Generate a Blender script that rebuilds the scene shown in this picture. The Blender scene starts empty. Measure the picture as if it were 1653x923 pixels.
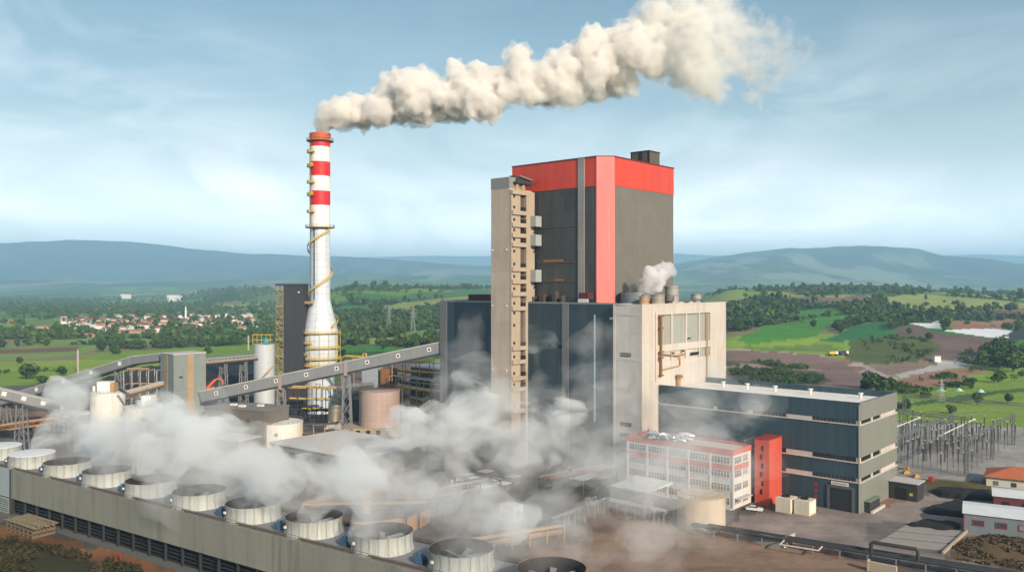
import bpy, math, random
import numpy as np
from mathutils import Vector, Matrix, noise as mnoise
random.seed(7)
RNG = np.random.default_rng(11)
SC = bpy.context.scene
COL = SC.collection
F, H, CX, CY = 1355.0, 65.0, 826.5, 461.5      # focal length (px of the 1653 px frame) and eye height, used to survey the site

def gpt(x, y, z=0.0):
    Y = (H - z) * F / (y - CY)
    return ((x - CX) / F * Y, Y)
def dpt(x, y, Y):
    return ((x - CX) / F * Y, Y, H - (y - CY) / F * Y)
AX = (.7485, -.663); BX = (.663, .7485)          # the plant grid: p runs along the facades, q away from them
ROT = math.atan2(AX[1], AX[0])
def pq(p, q):
    return (p * AX[0] + q * BX[0], p * AX[1] + q * BX[1])
def topq(x, y):
    return (x * AX[0] + y * AX[1], x * BX[0] + y * BX[1])

# ---------------------------------------------------------------- mesh helper
class MB:
    def __init__(s): s.v = []; s.f = []; s.m = []
    def _add(s, vs, fs, mi=0):
        o = len(s.v); s.v += [tuple(v) for v in vs]
        s.f += [tuple(o + i for i in f) for f in fs]; s.m += [mi] * len(fs); return s
    def box(s, x0, x1, y0, y1, z0, z1, mi=0):
        if x0 > x1: x0, x1 = x1, x0
        if y0 > y1: y0, y1 = y1, y0
        if z0 > z1: z0, z1 = z1, z0
        return s._add([(x0,y0,z0),(x1,y0,z0),(x1,y1,z0),(x0,y1,z0),(x0,y0,z1),(x1,y0,z1),(x1,y1,z1),(x0,y1,z1)],
            [(0,3,2,1),(4,5,6,7),(0,1,5,4),(1,2,6,5),(2,3,7,6),(3,0,4,7)], mi)
    def prism(s, poly, z0, z1, mi=0):
        n = len(poly)
        a = sum(poly[i][0]*poly[(i+1)%n][1]-poly[(i+1)%n][0]*poly[i][1] for i in range(n))
        if a < 0: poly = poly[::-1]
        vs = [(x,y,z0) for x,y in poly] + [(x,y,z1) for x,y in poly]
        fs = [tuple(range(n-1,-1,-1)), tuple(range(n,2*n))] + [(i,(i+1)%n,n+(i+1)%n,n+i) for i in range(n)]
        return s._add(vs, fs, mi)
    def tube(s, p0, p1, r, n=8, r1=None, mi=0):
        return s.path([p0, p1], [r, r if r1 is None else r1], n, mi)
    def path(s, pts, r, n=8, mi=0):
        pts = [Vector(p) for p in pts]; k = len(pts)
        rs = r if isinstance(r, (list, tuple)) else [r] * k
        vs = []; up = None
        for i, p in enumerate(pts):
            d = (pts[min(i+1,k-1)] - pts[max(i-1,0)]).normalized()
            if up is None:
                up = Vector((0,0,1)) if abs(d.z) < .95 else Vector((1,0,0))
            u = d.cross(up)
            if u.length < 1e-4: u = d.orthogonal()
            u.normalize(); w = u.cross(d).normalized(); up = w
            for j in range(n):
                a = 2*math.pi*j/n
                vs.append(p + (u*math.cos(a) + w*math.sin(a)) * rs[i])
        fs = [(i*n+j, i*n+(j+1)%n, (i+1)*n+(j+1)%n, (i+1)*n+j) for i in range(k-1) for j in range(n)]
        fs += [tuple(range(n-1,-1,-1)), tuple((k-1)*n+j for j in range(n))]
        return s._add(vs, fs, mi)
    def beam(s, p0, p1, w, h, mi=0):
        p0 = Vector(p0); p1 = Vector(p1); d = (p1-p0).normalized()
        up = Vector((0,0,1)) if abs(d.z) < .98 else Vector((0,1,0))
        u = d.cross(up).normalized(); v = u.cross(d).normalized()
        vs = [p + u*a*w/2 + v*b*h/2 for p in (p0,p1) for a,b in ((-1,-1),(1,-1),(1,1),(-1,1))]
        return s._add(vs, [(0,3,2,1),(4,5,6,7),(0,1,5,4),(1,2,6,5),(2,3,7,6),(3,0,4,7)], mi)
    def lathe(s, prof, n=32, c=(0,0), a0=0, a1=None, mi=0, close=False):
        full = a1 is None
        k = len(prof); cnt = n if full else n+1
        vs = []
        for j in range(cnt):
            a = a0 + (2*math.pi if full else (a1-a0)) * j / n
            ca, sa = math.cos(a), math.sin(a)
            vs += [(c[0]+r*ca, c[1]+r*sa, z) for r, z in prof]
        fs = []
        for j in range(n):
            j2 = (j+1) % cnt
            for i in range(k - (0 if close else 1)):
                i2 = (i+1) % k
                fs.append((j*k+i, j2*k+i, j2*k+i2, j*k+i2))
        return s._add(vs, fs, mi)
    def cyl(s, r, z0, z1, n=32, c=(0,0), r1=None, mi=0):
        r1 = r if r1 is None else r1
        vs = [(c[0]+rr*math.cos(2*math.pi*j/n), c[1]+rr*math.sin(2*math.pi*j/n), z) for rr, z in ((r,z0),(r1,z1)) for j in range(n)]
        fs = [(j,(j+1)%n,n+(j+1)%n,n+j) for j in range(n)] + [tuple(range(n-1,-1,-1)), tuple(range(n,2*n))]
        return s._add(vs, fs, mi)
    def rings(s, r0, r1, z0, z1, n=32, c=(0,0), a0=0, a1=None, mi=0):
        return s.lathe([(r0,z0),(r1,z0),(r1,z1),(r0,z1)], n, c, a0, a1, mi, close=True)
    def xf(s, M):
        s.v = [tuple(M @ Vector(v)) for v in s.v]; return s
    def build(s, name, mat, parent=None, smooth=False, loc=(0,0,0), rz=0):
        me = bpy.data.meshes.new(name)
        me.from_pydata(s.v, [], s.f)
        ms = mat if isinstance(mat, (list, tuple)) else [mat]
        for m in ms: me.materials.append(m)
        if len(ms) > 1: me.polygons.foreach_set('material_index', s.m)
        if smooth:
            me.shade_smooth(); me.set_sharp_from_angle(angle=math.radians(40))
        o = bpy.data.objects.new(name, me); COL.objects.link(o)
        o.location = loc; o.rotation_euler = (0,0,rz)
        if parent: o.parent = parent
        return o

def tag(o, label=None, cat=None, group=None, kind=None):
    if label: o['label'] = label
    if cat: o['category'] = cat
    if group: o['group'] = group
    if kind: o['kind'] = kind
    return o
def thing(name, label, cat, loc, rz=0.0, group=None):
    o = bpy.data.objects.new(name, None); COL.objects.link(o)
    o.empty_display_size = .5
    o.location = loc if len(loc) == 3 else (loc[0], loc[1], 0); o.rotation_euler = (0,0,rz)
    return tag(o, label, cat, group)
def dup(root, loc, rz=None, label=None, scale=None):
    r = root.copy(); COL.objects.link(r); r.location = loc if len(loc) == 3 else (loc[0], loc[1], 0)
    if rz is not None: r.rotation_euler = (0,0,rz)
    if scale is not None: r.scale = (scale,)*3 if not isinstance(scale, tuple) else scale
    if label: r['label'] = label
    for ch in list(root.children):
        c = ch.copy(); COL.objects.link(c); c.parent = r
        for g in ch.children:
            d = g.copy(); COL.objects.link(d); d.parent = c
    return r

# ---------------------------------------------------------------- materials
class NT:
    def __init__(s, m):
        m.use_nodes = True; s.t = m.node_tree; s.t.nodes.clear()
    def n(s, typ, **kw):
        nd = s.t.nodes.new(typ)
        for k, v in kw.items():
            if k.startswith('i_'):
                nd.inputs[int(k[2:]) if k[2:].isdigit() else k[2:].replace('_',' ')].default_value = v
            else: setattr(nd, k, v)
        return nd
    def l(s, a, b): s.t.links.new(a, b)
    def math(s, op, a, b=None, c=None, clamp=False):
        nd = s.t.nodes.new('ShaderNodeMath'); nd.operation = op; nd.use_clamp = clamp
        for i, x in enumerate((a, b, c)):
            if x is None: continue
            if isinstance(x, (int, float)): nd.inputs[i].default_value = x
            else: s.l(x, nd.inputs[i])
        return nd.outputs[0]
    def mix(s, fac, a, b, blend='MIX'):
        nd = s.t.nodes.new('ShaderNodeMix'); nd.data_type = 'RGBA'; nd.blend_type = blend
        for sock, x in ((nd.inputs[0], fac), (nd.inputs[6], a), (nd.inputs[7], b)):
            if isinstance(x, (int, float)): sock.default_value = x
            elif isinstance(x, (tuple, list)): sock.default_value = (*x[:3], 1)
            else: s.l(x, sock)
        return nd.outputs[2]
    def ramp(s, fac, stops):
        nd = s.t.nodes.new('ShaderNodeValToRGB'); e = nd.color_ramp.elements
        while len(e) < len(stops): e.new(.5)
        for el, (p, c) in zip(e, stops):
            el.position = p; el.color = (c, c, c, 1) if isinstance(c, (int, float)) else (*c, 1)
        s.l(fac, nd.inputs[0]); return nd.outputs[0]
    def noise(s, vec, scale, detail=4, rough=.6, dist=0):
        nd = s.n('ShaderNodeTexNoise'); nd.inputs['Scale'].default_value = scale
        nd.inputs['Detail'].default_value = detail; nd.inputs['Roughness'].default_value = rough; nd.inputs['Distortion'].default_value = dist
        if vec is not None: s.l(vec, nd.inputs['Vector'])
        return nd.outputs['Fac']
    def mapping(s, vec, scale=(1,1,1), loc=(0,0,0)):
        nd = s.n('ShaderNodeMapping'); nd.inputs['Scale'].default_value = scale; nd.inputs['Location'].default_value = loc
        s.l(vec, nd.inputs['Vector']); return nd.outputs[0]

_mats = {}
def M(name, col, rough=.75, metal=0.0, var=.12, vs=.25, streak=0.0, scol=(.12,.06,.03), sscale=.5, seam=None, cyl=None, seamdark=.35, panelvar=.06, bump=0.0, spec=.4, rust=0.0, rcol=(.25,.1,.035), rscale=.12):
    """weathered paint / metal / concrete: blotches, vertical run stains, sheet joints, rust patches"""
    if name in _mats: return _mats[name]
    m = bpy.data.materials.new(name); t = NT(m)
    out = t.n('ShaderNodeOutputMaterial'); b = t.n('ShaderNodeBsdfPrincipled')
    t.l(b.outputs[0], out.inputs[0])
    tc = t.n('ShaderNodeTexCoord').outputs['Object']
    info = t.n('ShaderNodeObjectInfo')
    off = t.n('ShaderNodeVectorMath', operation='ADD'); t.l(tc, off.inputs[0])
    sc_ = t.n('ShaderNodeVectorMath', operation='SCALE'); sc_.inputs['Scale'].default_value = 0.05
    t.l(info.outputs['Location'], sc_.inputs[0]); t.l(sc_.outputs[0], off.inputs[1])
    v = off.outputs[0]
    n1 = t.noise(v, vs, 6, .65)
    f = t.math('MULTIPLY_ADD', n1, 2*var, 1-var)
    n2 = t.noise(v, vs*9, 3, .6)
    f = t.math('MULTIPLY', f, t.math('MULTIPLY_ADD', n2, var, 1-var*.5))
    sep = t.n('ShaderNodeSeparateXYZ'); t.l(tc, sep.inputs[0])
    X, Y, Z = sep.outputs
    if seam:
        ph, pz = seam
        if cyl: h = t.math('MULTIPLY', t.math('ARCTAN2', Y, X), cyl)
        else: h = t.math('ADD', X, Y)
        hs = t.math('DIVIDE', t.math('ADD', h, 500.0), ph)
        cells = t.math('FLOOR', hs)
        ln = t.math('LESS_THAN', t.math('FRACT', hs), min(.12, .12/ph))
        if pz:
            zs = t.math('DIVIDE', t.math('ADD', Z, 500.013), pz)
            lz = t.math('LESS_THAN', t.math('FRACT', zs), min(.12, .12/pz))
            ln = t.math('MAXIMUM', ln, lz)
            cells = t.math('ADD', cells, t.math('MULTIPLY', t.math('FLOOR', zs), 57.31))
        wn = t.n('ShaderNodeTexWhiteNoise', noise_dimensions='1D'); t.l(cells, wn.inputs['W'])
        f = t.math('MULTIPLY', f, t.math('MULTIPLY_ADD', wn.outputs['Value'], 2*panelvar, 1-panelvar))
        f = t.math('MULTIPLY', f, t.math('MULTIPLY_ADD', ln, -seamdark, 1.0))
    c = t.mix(1.0, (col[0],col[1],col[2]), f, 'MULTIPLY')
    if streak:
        sv = t.mapping(v, (1,1,.06))
        s1 = t.ramp(t.noise(sv, sscale, 5, .7), [(.46,0),(.72,1)])
        s2 = t.ramp(t.noise(v, vs*.6, 3), [(.28,.1),(.62,1)])
        c = t.mix(t.math('MULTIPLY', t.math('MULTIPLY', s1, s2), streak), c, scol)
    if rust:
        r1 = t.ramp(t.noise(v, rscale, 8, .75, .6), [(.55,0),(.68,1)])
        c = t.mix(t.math('MULTIPLY', r1, rust), c, rcol)
    t.l(c, b.inputs['Base Color'])
    b.inputs['Metallic'].default_value = metal
    b.inputs['Specular IOR Level'].default_value = spec
    t.l(t.math('MULTIPLY_ADD', n1, .25, rough-.12, clamp=True), b.inputs['Roughness'])
    if bump:
        bp = t.n('ShaderNodeBump'); bp.inputs['Strength'].default_value = bump; bp.inputs['Distance'].default_value = .3
        t.l(n2, bp.inputs['Height']); t.l(bp.outputs[0], b.inputs['Normal'])
    _mats[name] = m; return m

def glass(name, col=(.03,.04,.05)):
    if name in _mats: return _mats[name]
    m = bpy.data.materials.new(name); t = NT(m)
    out = t.n('ShaderNodeOutputMaterial'); b = t.n('ShaderNodeBsdfPrincipled'); t.l(b.outputs[0], out.inputs[0])
    tc = t.n('ShaderNodeTexCoord').outputs['Object']
    oi = t.n('ShaderNodeObjectInfo'); c = t.mix(t.noise(tc, .6, 2), col, tuple(k*2.5 for k in col)); c = t.mix(t.ramp(oi.outputs['Random'], [(.55,0),(.95,.75)]), c, (.30,.31,.30)); t.l(c, b.inputs['Base Color'])
    b.inputs['Roughness'].default_value = .12; b.inputs['Specular IOR Level'].default_value = .7
    _mats[name] = m; return m

# ---------------------------------------------------------------- numpy noise
def _hash(ix, iy, seed):
    h = (ix.astype(np.int64)*374761393 + iy.astype(np.int64)*668265263 + seed*974634521) & 0xffffffff
    h = ((h ^ (h >> 13)) * 1274126177) & 0xffffffff
    h = ((h ^ (h >> 16)) * 2246822519) & 0xffffffff
    return ((h ^ (h >> 15)) & 0xffffff) / float(0xffffff)
def vnoise(x, y, seed=0):
    x = np.asarray(x, float); y = np.asarray(y, float)
    ix = np.floor(x); iy = np.floor(y); fx = x-ix; fy = y-iy
    fx = fx*fx*(3-2*fx); fy = fy*fy*(3-2*fy)
    a = _hash(ix,iy,seed); b = _hash(ix+1,iy,seed); c = _hash(ix,iy+1,seed); d = _hash(ix+1,iy+1,seed)
    return (a*(1-fx)+b*fx)*(1-fy)+(c*(1-fx)+d*fx)*fy
def fbm(x, y, o=4, seed=0):
    s = 0; a = .5; t = 0
    for i in range(o):
        s = s + a*vnoise(x*2**i+13.7*i, y*2**i-7.1*i, seed+i); t += a; a *= .5
    return s/t
def sstep(a, b, x):
    t = np.clip((x-a)/(b-a), 0, 1); return t*t*(3-2*t)

# ---------------------------------------------------------------- terrain
CREST_T = np.array([-9,-1.2,-.8,-.61,-.514,-.46,-.388,-.315,-.24,-.167,-.093,-.027,.06,.14,.195,.24,.276,.335,.4156,.48,.51,.57,.61,.8,1.2,9])
CREST_PX = np.array([10,50,62,70,74,71,62.5,56.5,53,49.5,43.5,36.5,30,32,39,49.5,56.5,64.5,68,61.5,51.5,41.5,34,30,30,10])
def height(x, y):
    x = np.asarray(x, float); y = np.asarray(y, float)
    d = np.hypot(x, y); yy = np.maximum(y, 1.0); t = np.where(y > 1, x/yy, np.sign(x)*9)
    D = np.where(y > 1, y, d)
    n1 = fbm(x/420, y/420, 4, 3)-.5; n2 = fbm(x/1500, y/1500, 4, 9)-.5
    z = 5*n1*sstep(620, 1200, d)
    # hill on the right with the worked ground at its foot
    wr = sstep(.17, .27, t)
    top = np.interp(t, [.2,.3,.42,.5,.62,.8,2], [54,56,56,50,38,34,20])
    rise = sstep(640, 1900, D + 260*n1)*1.0
    z = z + wr*(top*rise*(1-.55*sstep(2300, 4200, D)) + (20*n1+9*(fbm(x/190,y/260,3,15)-.5))*sstep(800,1200,D)*(1-sstep(1500,2000,D)))
    z = z + wr*(6*sstep(680, 730, D+30*n1)+7*sstep(745, 800, D+30*n1))*(1-sstep(900,1100,D))
    # wooded rise in the centre
    wc = sstep(-.27, -.19, t)*(1-sstep(.1, .22, t))
    z = z + wc*(60*sstep(900, 2300, D+300*n2)*(1-.5*sstep(2600, 5000, D)) + 14*n1*sstep(1100,1500,D))
    # low ridges on the plain to the left
    wl = 1-sstep(-.30, -.2, t)
    z = z + wl*(52*sstep(-.42,-.33,t)*np.exp(-((D-3800)/700)**2) + 30*np.maximum(n2,0)*sstep(2300, 4500, D))
    z = z + sstep(4200, 9000, D)*(70*fbm(x/2600,y/2600,4,21) + np.maximum(t,0).clip(0,.6)*40)
    # second ridge and the mountains
    r2 = np.interp(t, [-1,-.3,-.1,.2,.3,.45,.5,1], [8,14,22,14,20,9,6,6])/F*8200
    z = z + r2*np.exp(-((D-8200+900*(fbm(x/3000,y/3000,3,5)-.5)*2)/1300)**2)*(.75+.5*fbm(x/900,y/900,3,6))
    c = np.interp(t, CREST_T, CREST_PX)
    Dm = np.where(t < .1, 14500.0, 12800.0)
    crest = c/F*Dm
    sp = fbm(x/2600, y/2600, 5, 31)-.5
    u = (D - Dm)/5200 + 1.0*sp*sstep(8000, 10500, D)*(1-sstep(Dm-700, Dm, D))
    prof = np.where(D < Dm, sstep(-1.15, .03, u), 1-.8*sstep(0, 5000, D-Dm))
    z = np.where(D > 7000, np.maximum(z, 0)*(1-prof) + (crest+24*(fbm(x/500,y/500,4,33)-.5))*prof, z)
    rg_ = 1-np.abs(2*fbm(x/1500,y/2100,5,61)-1)*2
    z = np.where(D > 7000, z + 170*rg_*prof*(1-prof)*2.2, z)
    far = np.interp(t, [-.3,-.15,-.08,0,.1,.2,.26,.45,.5,.56,.62,1], [44,51,53,52,56,57,52,40,52,54,50,30])/F*25000
    z = np.where(D > 20000, np.maximum(z, far*np.exp(-((D-25500)/2600)**2)*(.93+.14*fbm(x/4000,y/4000,4,44))), z)
    return np.where(y > 1, z, 0.0*d)

_D = np.concatenate([np.arange(120, 900, 1.5), np.geomspace(900, 9000, 700)])
def onground(x, y):
    """world point of the terrain seen at a surveyed photo point"""
    t = (x-CX)/F; s = (y-CY)/F
    zt = height(t*_D, _D); zr = H - s*_D
    k = np.argmax(zt >= zr) if (zt >= zr).any() else len(_D)-1
    return (t*_D[k], _D[k])
def inpoly(px, py, poly):
    r = np.zeros(px.shape, bool); n = len(poly)
    for i in range(n):
        x0,y0 = poly[i]; x1,y1 = poly[(i+1)%n]
        if y0 == y1: continue
        r ^= ((y0 > py) != (y1 > py)) & (px < (x1-x0)*(py-y0)/(y1-y0)+x0)
    return r

PATCH = [  # photo outlines of visible plots, their albedo
 ([(1150,566),(1250,567),(1335,572),(1392,578),(1425,596),(1450,622),(1430,645),(1150,628)], (.20,.135,.115)),
 ([(1150,585),(1250,583),(1300,590),(1335,608),(1330,622),(1150,618)], (.085,.08,.05)),
 ([(1190,548),(1262,522),(1330,512),(1398,506),(1345,528),(1300,546),(1210,560)], (.07,.22,.03)),
 ([(1285,502),(1350,498),(1362,507),(1290,516)], (.06,.20,.035)),
 ([(1325,552),(1390,524),(1458,519),(1432,541),(1370,556)], (.03,.15,.045)),
 ([(1200,563),(1330,556),(1365,566),(1240,567)], (.13,.2,.05)),
 ([(1415,479),(1500,475),(1570,481),(1653,490),(1680,497),(1560,501),(1490,505),(1440,494)], (.27,.31,.085)),
 ([(1135,484),(1212,477),(1242,481),(1180,493),(1135,492)], (.24,.30,.08)),
 ([(1252,484),(1400,476),(1412,492),(1300,491)], (.19,.12,.09)),
 ([(1565,503),(1680,496),(1680,512),(1570,508)], (.2,.12,.085)),
 ([(1440,531),(1470,524),(1530,540),(1625,549),(1595,575),(1505,588),(1480,566)], (.15,.10,.09)),
 ([(1525,518),(1645,514),(1640,530),(1540,533)], (.30,.16,.095)),
 ([(1360,572),(1385,546),(1450,538),(1520,560),(1500,584),(1420,592)], (.085,.11,.035)),
 ([(1375,590),(1500,582),(1500,592),(1440,606),(1390,606)], (.24,.17,.13)),
 ([(1440,612),(1520,597),(1610,588),(1590,600),(1530,622),(1450,626)], (.30,.17,.11)),
 ([(1445,604),(1502,590),(1562,573),(1586,574),(1562,586),(1512,599),(1447,610)], (.42,.41,.4)),
 ([(1150,565.5),(1335,571),(1335,573),(1150,568)], (.40,.31,.27)),
 ([(1370,584),(1400,587),(1420,598),(1447,611),(1440,616),(1412,607),(1388,600),(1400,593),(1370,589)], (.40,.33,.30)),
 ([(1150,590),(1260,588),(1330,597),(1330,599),(1150,593)], (.30,.23,.19)),
 ([(1465,522),(1522,517),(1530,524),(1520,530),(1500,530)], (.74,.75,.78)),
 ([(1520,533),(1560,531),(1615,530),(1636,535),(1622,546),(1590,544)], (.74,.75,.78)),
 ([(1630,533),(1690,505),(1690,548),(1620,548)], (.045,.05,.055)),
 ([(1440,650),(1530,630),(1700,604),(1700,712),(1460,668)], (.19,.28,.04)),
 ([(1470,648),(1560,638),(1690,622),(1690,628),(1560,645),(1470,655)], (.06,.12,.03)),
 ([(1500,668),(1690,650),(1690,656),(1500,676)], (.20,.28,.06)),
 ([(545,560),(600,556),(700,566),(640,572),(545,574)], (.06,.2,.03)),
 ([(560,572),(700,566),(700,580),(600,584),(560,584)], (.2,.24,.05)),
 ([(605,499),(640,490),(742,479),(795,475),(795,482),(725,486),(655,501)], (.24,.27,.085)),
 ([(538,498),(600,492),(585,503),(538,506)], (.05,.19,.05)),
 ([(640,478),(795,467),(795,474),(680,482)], (.07,.17,.045)),
 ([(590,547),(690,540),(700,550),(600,556)], (.27,.31,.06)),
 ([(650,536),(720,530),(720,540),(655,542)], (.12,.25,.05)),
 ([(-40,586),(120,580),(250,576),(260,590),(120,600),(-40,602)], (.22,.31,.04)),
 ([(-40,602),(130,598),(230,602),(100,618),(-40,624)], (.18,.28,.035)),
 ([(-40,565),(60,562),(130,560),(130,566),(-40,572)], (.16,.09,.06)),
 ([(130,572),(330,560),(420,556),(470,562),(330,572),(150,582)], (.17,.28,.035)),
 ([(-40,527),(40,526),(40,534),(-40,536)], (.22,.33,.09)),
 ([(40,517),(95,516),(110,530),(40,532)], (.13,.21,.04)),
]
NEAR = [  # ground inside the fence, seen on the flat
 ([(330,588),(415,570),(440,640),(400,665),(330,660)], (.022,.021,.022)),
 ([(-60,640),(110,625),(240,590),(330,590),(330,720),(200,720),(60,700),(-60,660)], (.035,.032,.032)),
 ([(-60,650),(80,665),(130,690),(-60,690)], (.20,.12,.09)),
 ([(390,628),(410,620),(425,632),(410,640)], (.3,.25,.24)),
 ([(545,588),(640,575),(720,590),(720,640),(545,640)], (.16,.115,.10)),
 ([(1180,828),(1270,830),(1430,760),(1460,765),(1480,800),(1660,800),(1700,930),(1400,900),(1175,850)], (.24,.205,.19)),
 ([(1440,680),(1653,690),(1720,770),(1560,778),(1445,768)], (.30,.28,.265)),
 ([(1448,772),(1560,778),(1700,800),(1700,812),(1560,790),(1448,779)], (.10,.085,.03)),
 ([(1385,806),(1430,790),(1480,795),(1455,808),(1395,830)], (.22,.14,.09)),
 ([(860,868),(930,835),(990,810),(1170,848),(1290,870),(1400,905),(1420,980),(800,980)], (.23,.155,.115)),
 ([(920,880),(985,862),(1010,885),(960,905)], (.2,.115,.045)),
 ([(1410,845),(1565,845),(1527,893),(1402,882)], (.16,.14,.13)),
 ([(1550,873),(1600,858),(1700,878),(1700,935),(1520,900)], (.13,.09,.05)),
 ([(-200,836),(20,836),(110,850),(300,890),(470,935),(470,1050),(-200,1050)], (.085,.082,.07)),
 ([(-200,845),(10,846),(60,858),(200,893),(330,935),(300,1050),(-200,1050)], (.20,.092,.04)),
 ([(-200,878),(40,872),(110,888),(170,925),(170,1050),(-200,1050)], (.045,.042,.02)),
]
PATCHW = [([onground(*p) for p in poly], c) for poly, c in PATCH]
NEARW = [([gpt(*p) for p in poly], c) for poly, c in NEAR]

def cells(x, y, sx, sy, ang, seed):
    """jittered field pattern: nearest id hash, and distance to the border"""
    ca, sa = math.cos(ang), math.sin(ang)
    u = (x*ca + y*sa)/sx; v = (-x*sa + y*ca)/sy
    u = u + .35*(vnoise(u*.7, v*.7, seed+5)-.5); v = v + .35*(vnoise(u*.7+9, v*.7, seed+6)-.5)
    iu = np.floor(u); iv = np.floor(v)
    b1 = np.full(u.shape, 9.0); b2 = np.full(u.shape, 9.0); idh = np.zeros(u.shape)
    for du in (-1,0,1):
        for dv in (-1,0,1):
            cu = iu+du; cv = iv+dv
            px = cu+.15+.7*_hash(cu,cv,seed); py = cv+.15+.7*_hash(cu,cv,seed+1)
            dd = np.abs(u-px)*.9+np.abs(v-py)*.9+.1*np.hypot(u-px,v-py); h = _hash(cu,cv,seed+2)
            nb = dd < b1
            b2 = np.where(nb, b1, np.minimum(b2, dd)); idh = np.where(nb, h, idh); b1 = np.where(nb, dd, b1)
    return idh, b2-b1
GREENS = np.array([(.14,.26,.03),(.20,.31,.04),(.09,.19,.028),(.28,.33,.07),(.10,.23,.03),(.06,.17,.03),(.18,.26,.06),(.21,.19,.09),(.055,.13,.03)])
def woods(x, y):
    D = y; t = x/np.maximum(y,1)
    n = fbm(x/170, y/260, 4, 71)
    _, e = cells(x, y, 150, 240, .35, 17)
    w = sstep(.53, .60, n)*sstep(830, 1000, D)
    belt = np.exp(-((D-1030-90*(vnoise(x/150, y/150, 8)-.5))/90)**2)*(1-sstep(-.27,-.22,t))*sstep(.36,.55,fbm(x/70,y/110,3,88))
    belt2 = sstep(1900,2400,D)*(1-sstep(3900,4400,D))*.55*(1-sstep(.17,.24,t))
    ctr = sstep(-.25,-.2,t)*(1-sstep(.02,.1,t))*sstep(900,1000,D)*(1-sstep(1750,1950,D))*.62
    hedge = sstep(.16, .04, e)*sstep(900, 1050, D)*.75
    rt = sstep(.2,.27,t)*(.5*sstep(960,1060,D)*(1-sstep(1380,1520,D))*sstep(.42,.5,n))
    w = np.clip(np.maximum.reduce([w*.8, belt, belt2*sstep(.36,.5,n)*1.3, ctr*sstep(.32,.45,n)*1.5, hedge, rt*1.6]), 0, 1)
    town = (t > -.53)&(t < -.285)&(D > 1190)&(D < 1900)
    w = np.where(town, w*.25+.13, w)
    for poly, c in PATCHW:
        w = np.where(inpoly(x, y, poly), 0.0, w)
    return w
def landcover(x, y):
    d = np.hypot(x, y); t = np.where(y > 1, x/np.maximum(y,1), 0)
    i1, e1 = cells(x, y, 150, 240, .35, 17); i2, _ = cells(x, y, 420, 700, .2, 23)
    c = GREENS[(i1*len(GREENS)*.999).astype(int)]
    c2 = GREENS[(i2*len(GREENS)*.999).astype(int)]*.85
    k = sstep(3000, 5000, d)[:,None]; c = c*(1-k)+c2*k
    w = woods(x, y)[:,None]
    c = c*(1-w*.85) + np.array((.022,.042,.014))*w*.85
    # mountains: forest with clearings
    n = fbm(x/900, y/900, 5, 51); m = sstep(6500, 9500, d)[:,None]
    clr = sstep(.62,.70, fbm(x/330, y/900, 5, 57))[:,None]
    clr = clr*(1-.95*sstep(0,.2,t))[:,None]
    mc = np.array((.024,.042,.026))*(.5+1.0*n[:,None])
    mc = mc*(1-clr*.5) + np.array((.12,.14,.07))*clr*.5
    c = c*(1-m) + mc*m
    lt = (sstep(.60,.66, fbm(x/500,y/1300,4,63))*sstep(3300,4500,d)*(1-sstep(9500,11500,d)))[:,None]
    c = c*(1-lt*.7) + np.array((.27,.29,.19))*lt*.7
    pl = ((y < np.where(t > .40, 395, 560) + 40*(fbm(x/60,y/60,3,77)-.5))&(d < 640))
    base = np.array((.13,.11,.10))
    nn = fbm(x/14, y/14, 5, 78)[:,None]
    c = np.where(pl[:,None], base*(.5+1.0*nn), c)
    jx = x + (fbm(x/25,y/25,3,91)-.5)*np.clip(d*.016,4,30); jy = y + (fbm(x/25,y/25,3,92)-.5)*np.clip(d*.03,6,60)
    for poly, col in PATCHW:
        q = inpoly(jx, jy, poly)[:,None]; c = np.where(q, np.array(col), c)
    for poly, col in NEARW:
        jx = x + (fbm(x/9,y/9,4,93)-.5)*9; jy = y + (fbm(x/9,y/9,4,94)-.5)*12
        q = inpoly(jx, jy, poly)[:,None]; c = np.where(q, np.array(col)*(.65+.7*nn), c)
    g = (fbm(x/5,y/5,4,95)[:,None]); near = (1-sstep(300,700,d))[:,None]
    return c*(1+near*.5*(g-.5))

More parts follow.
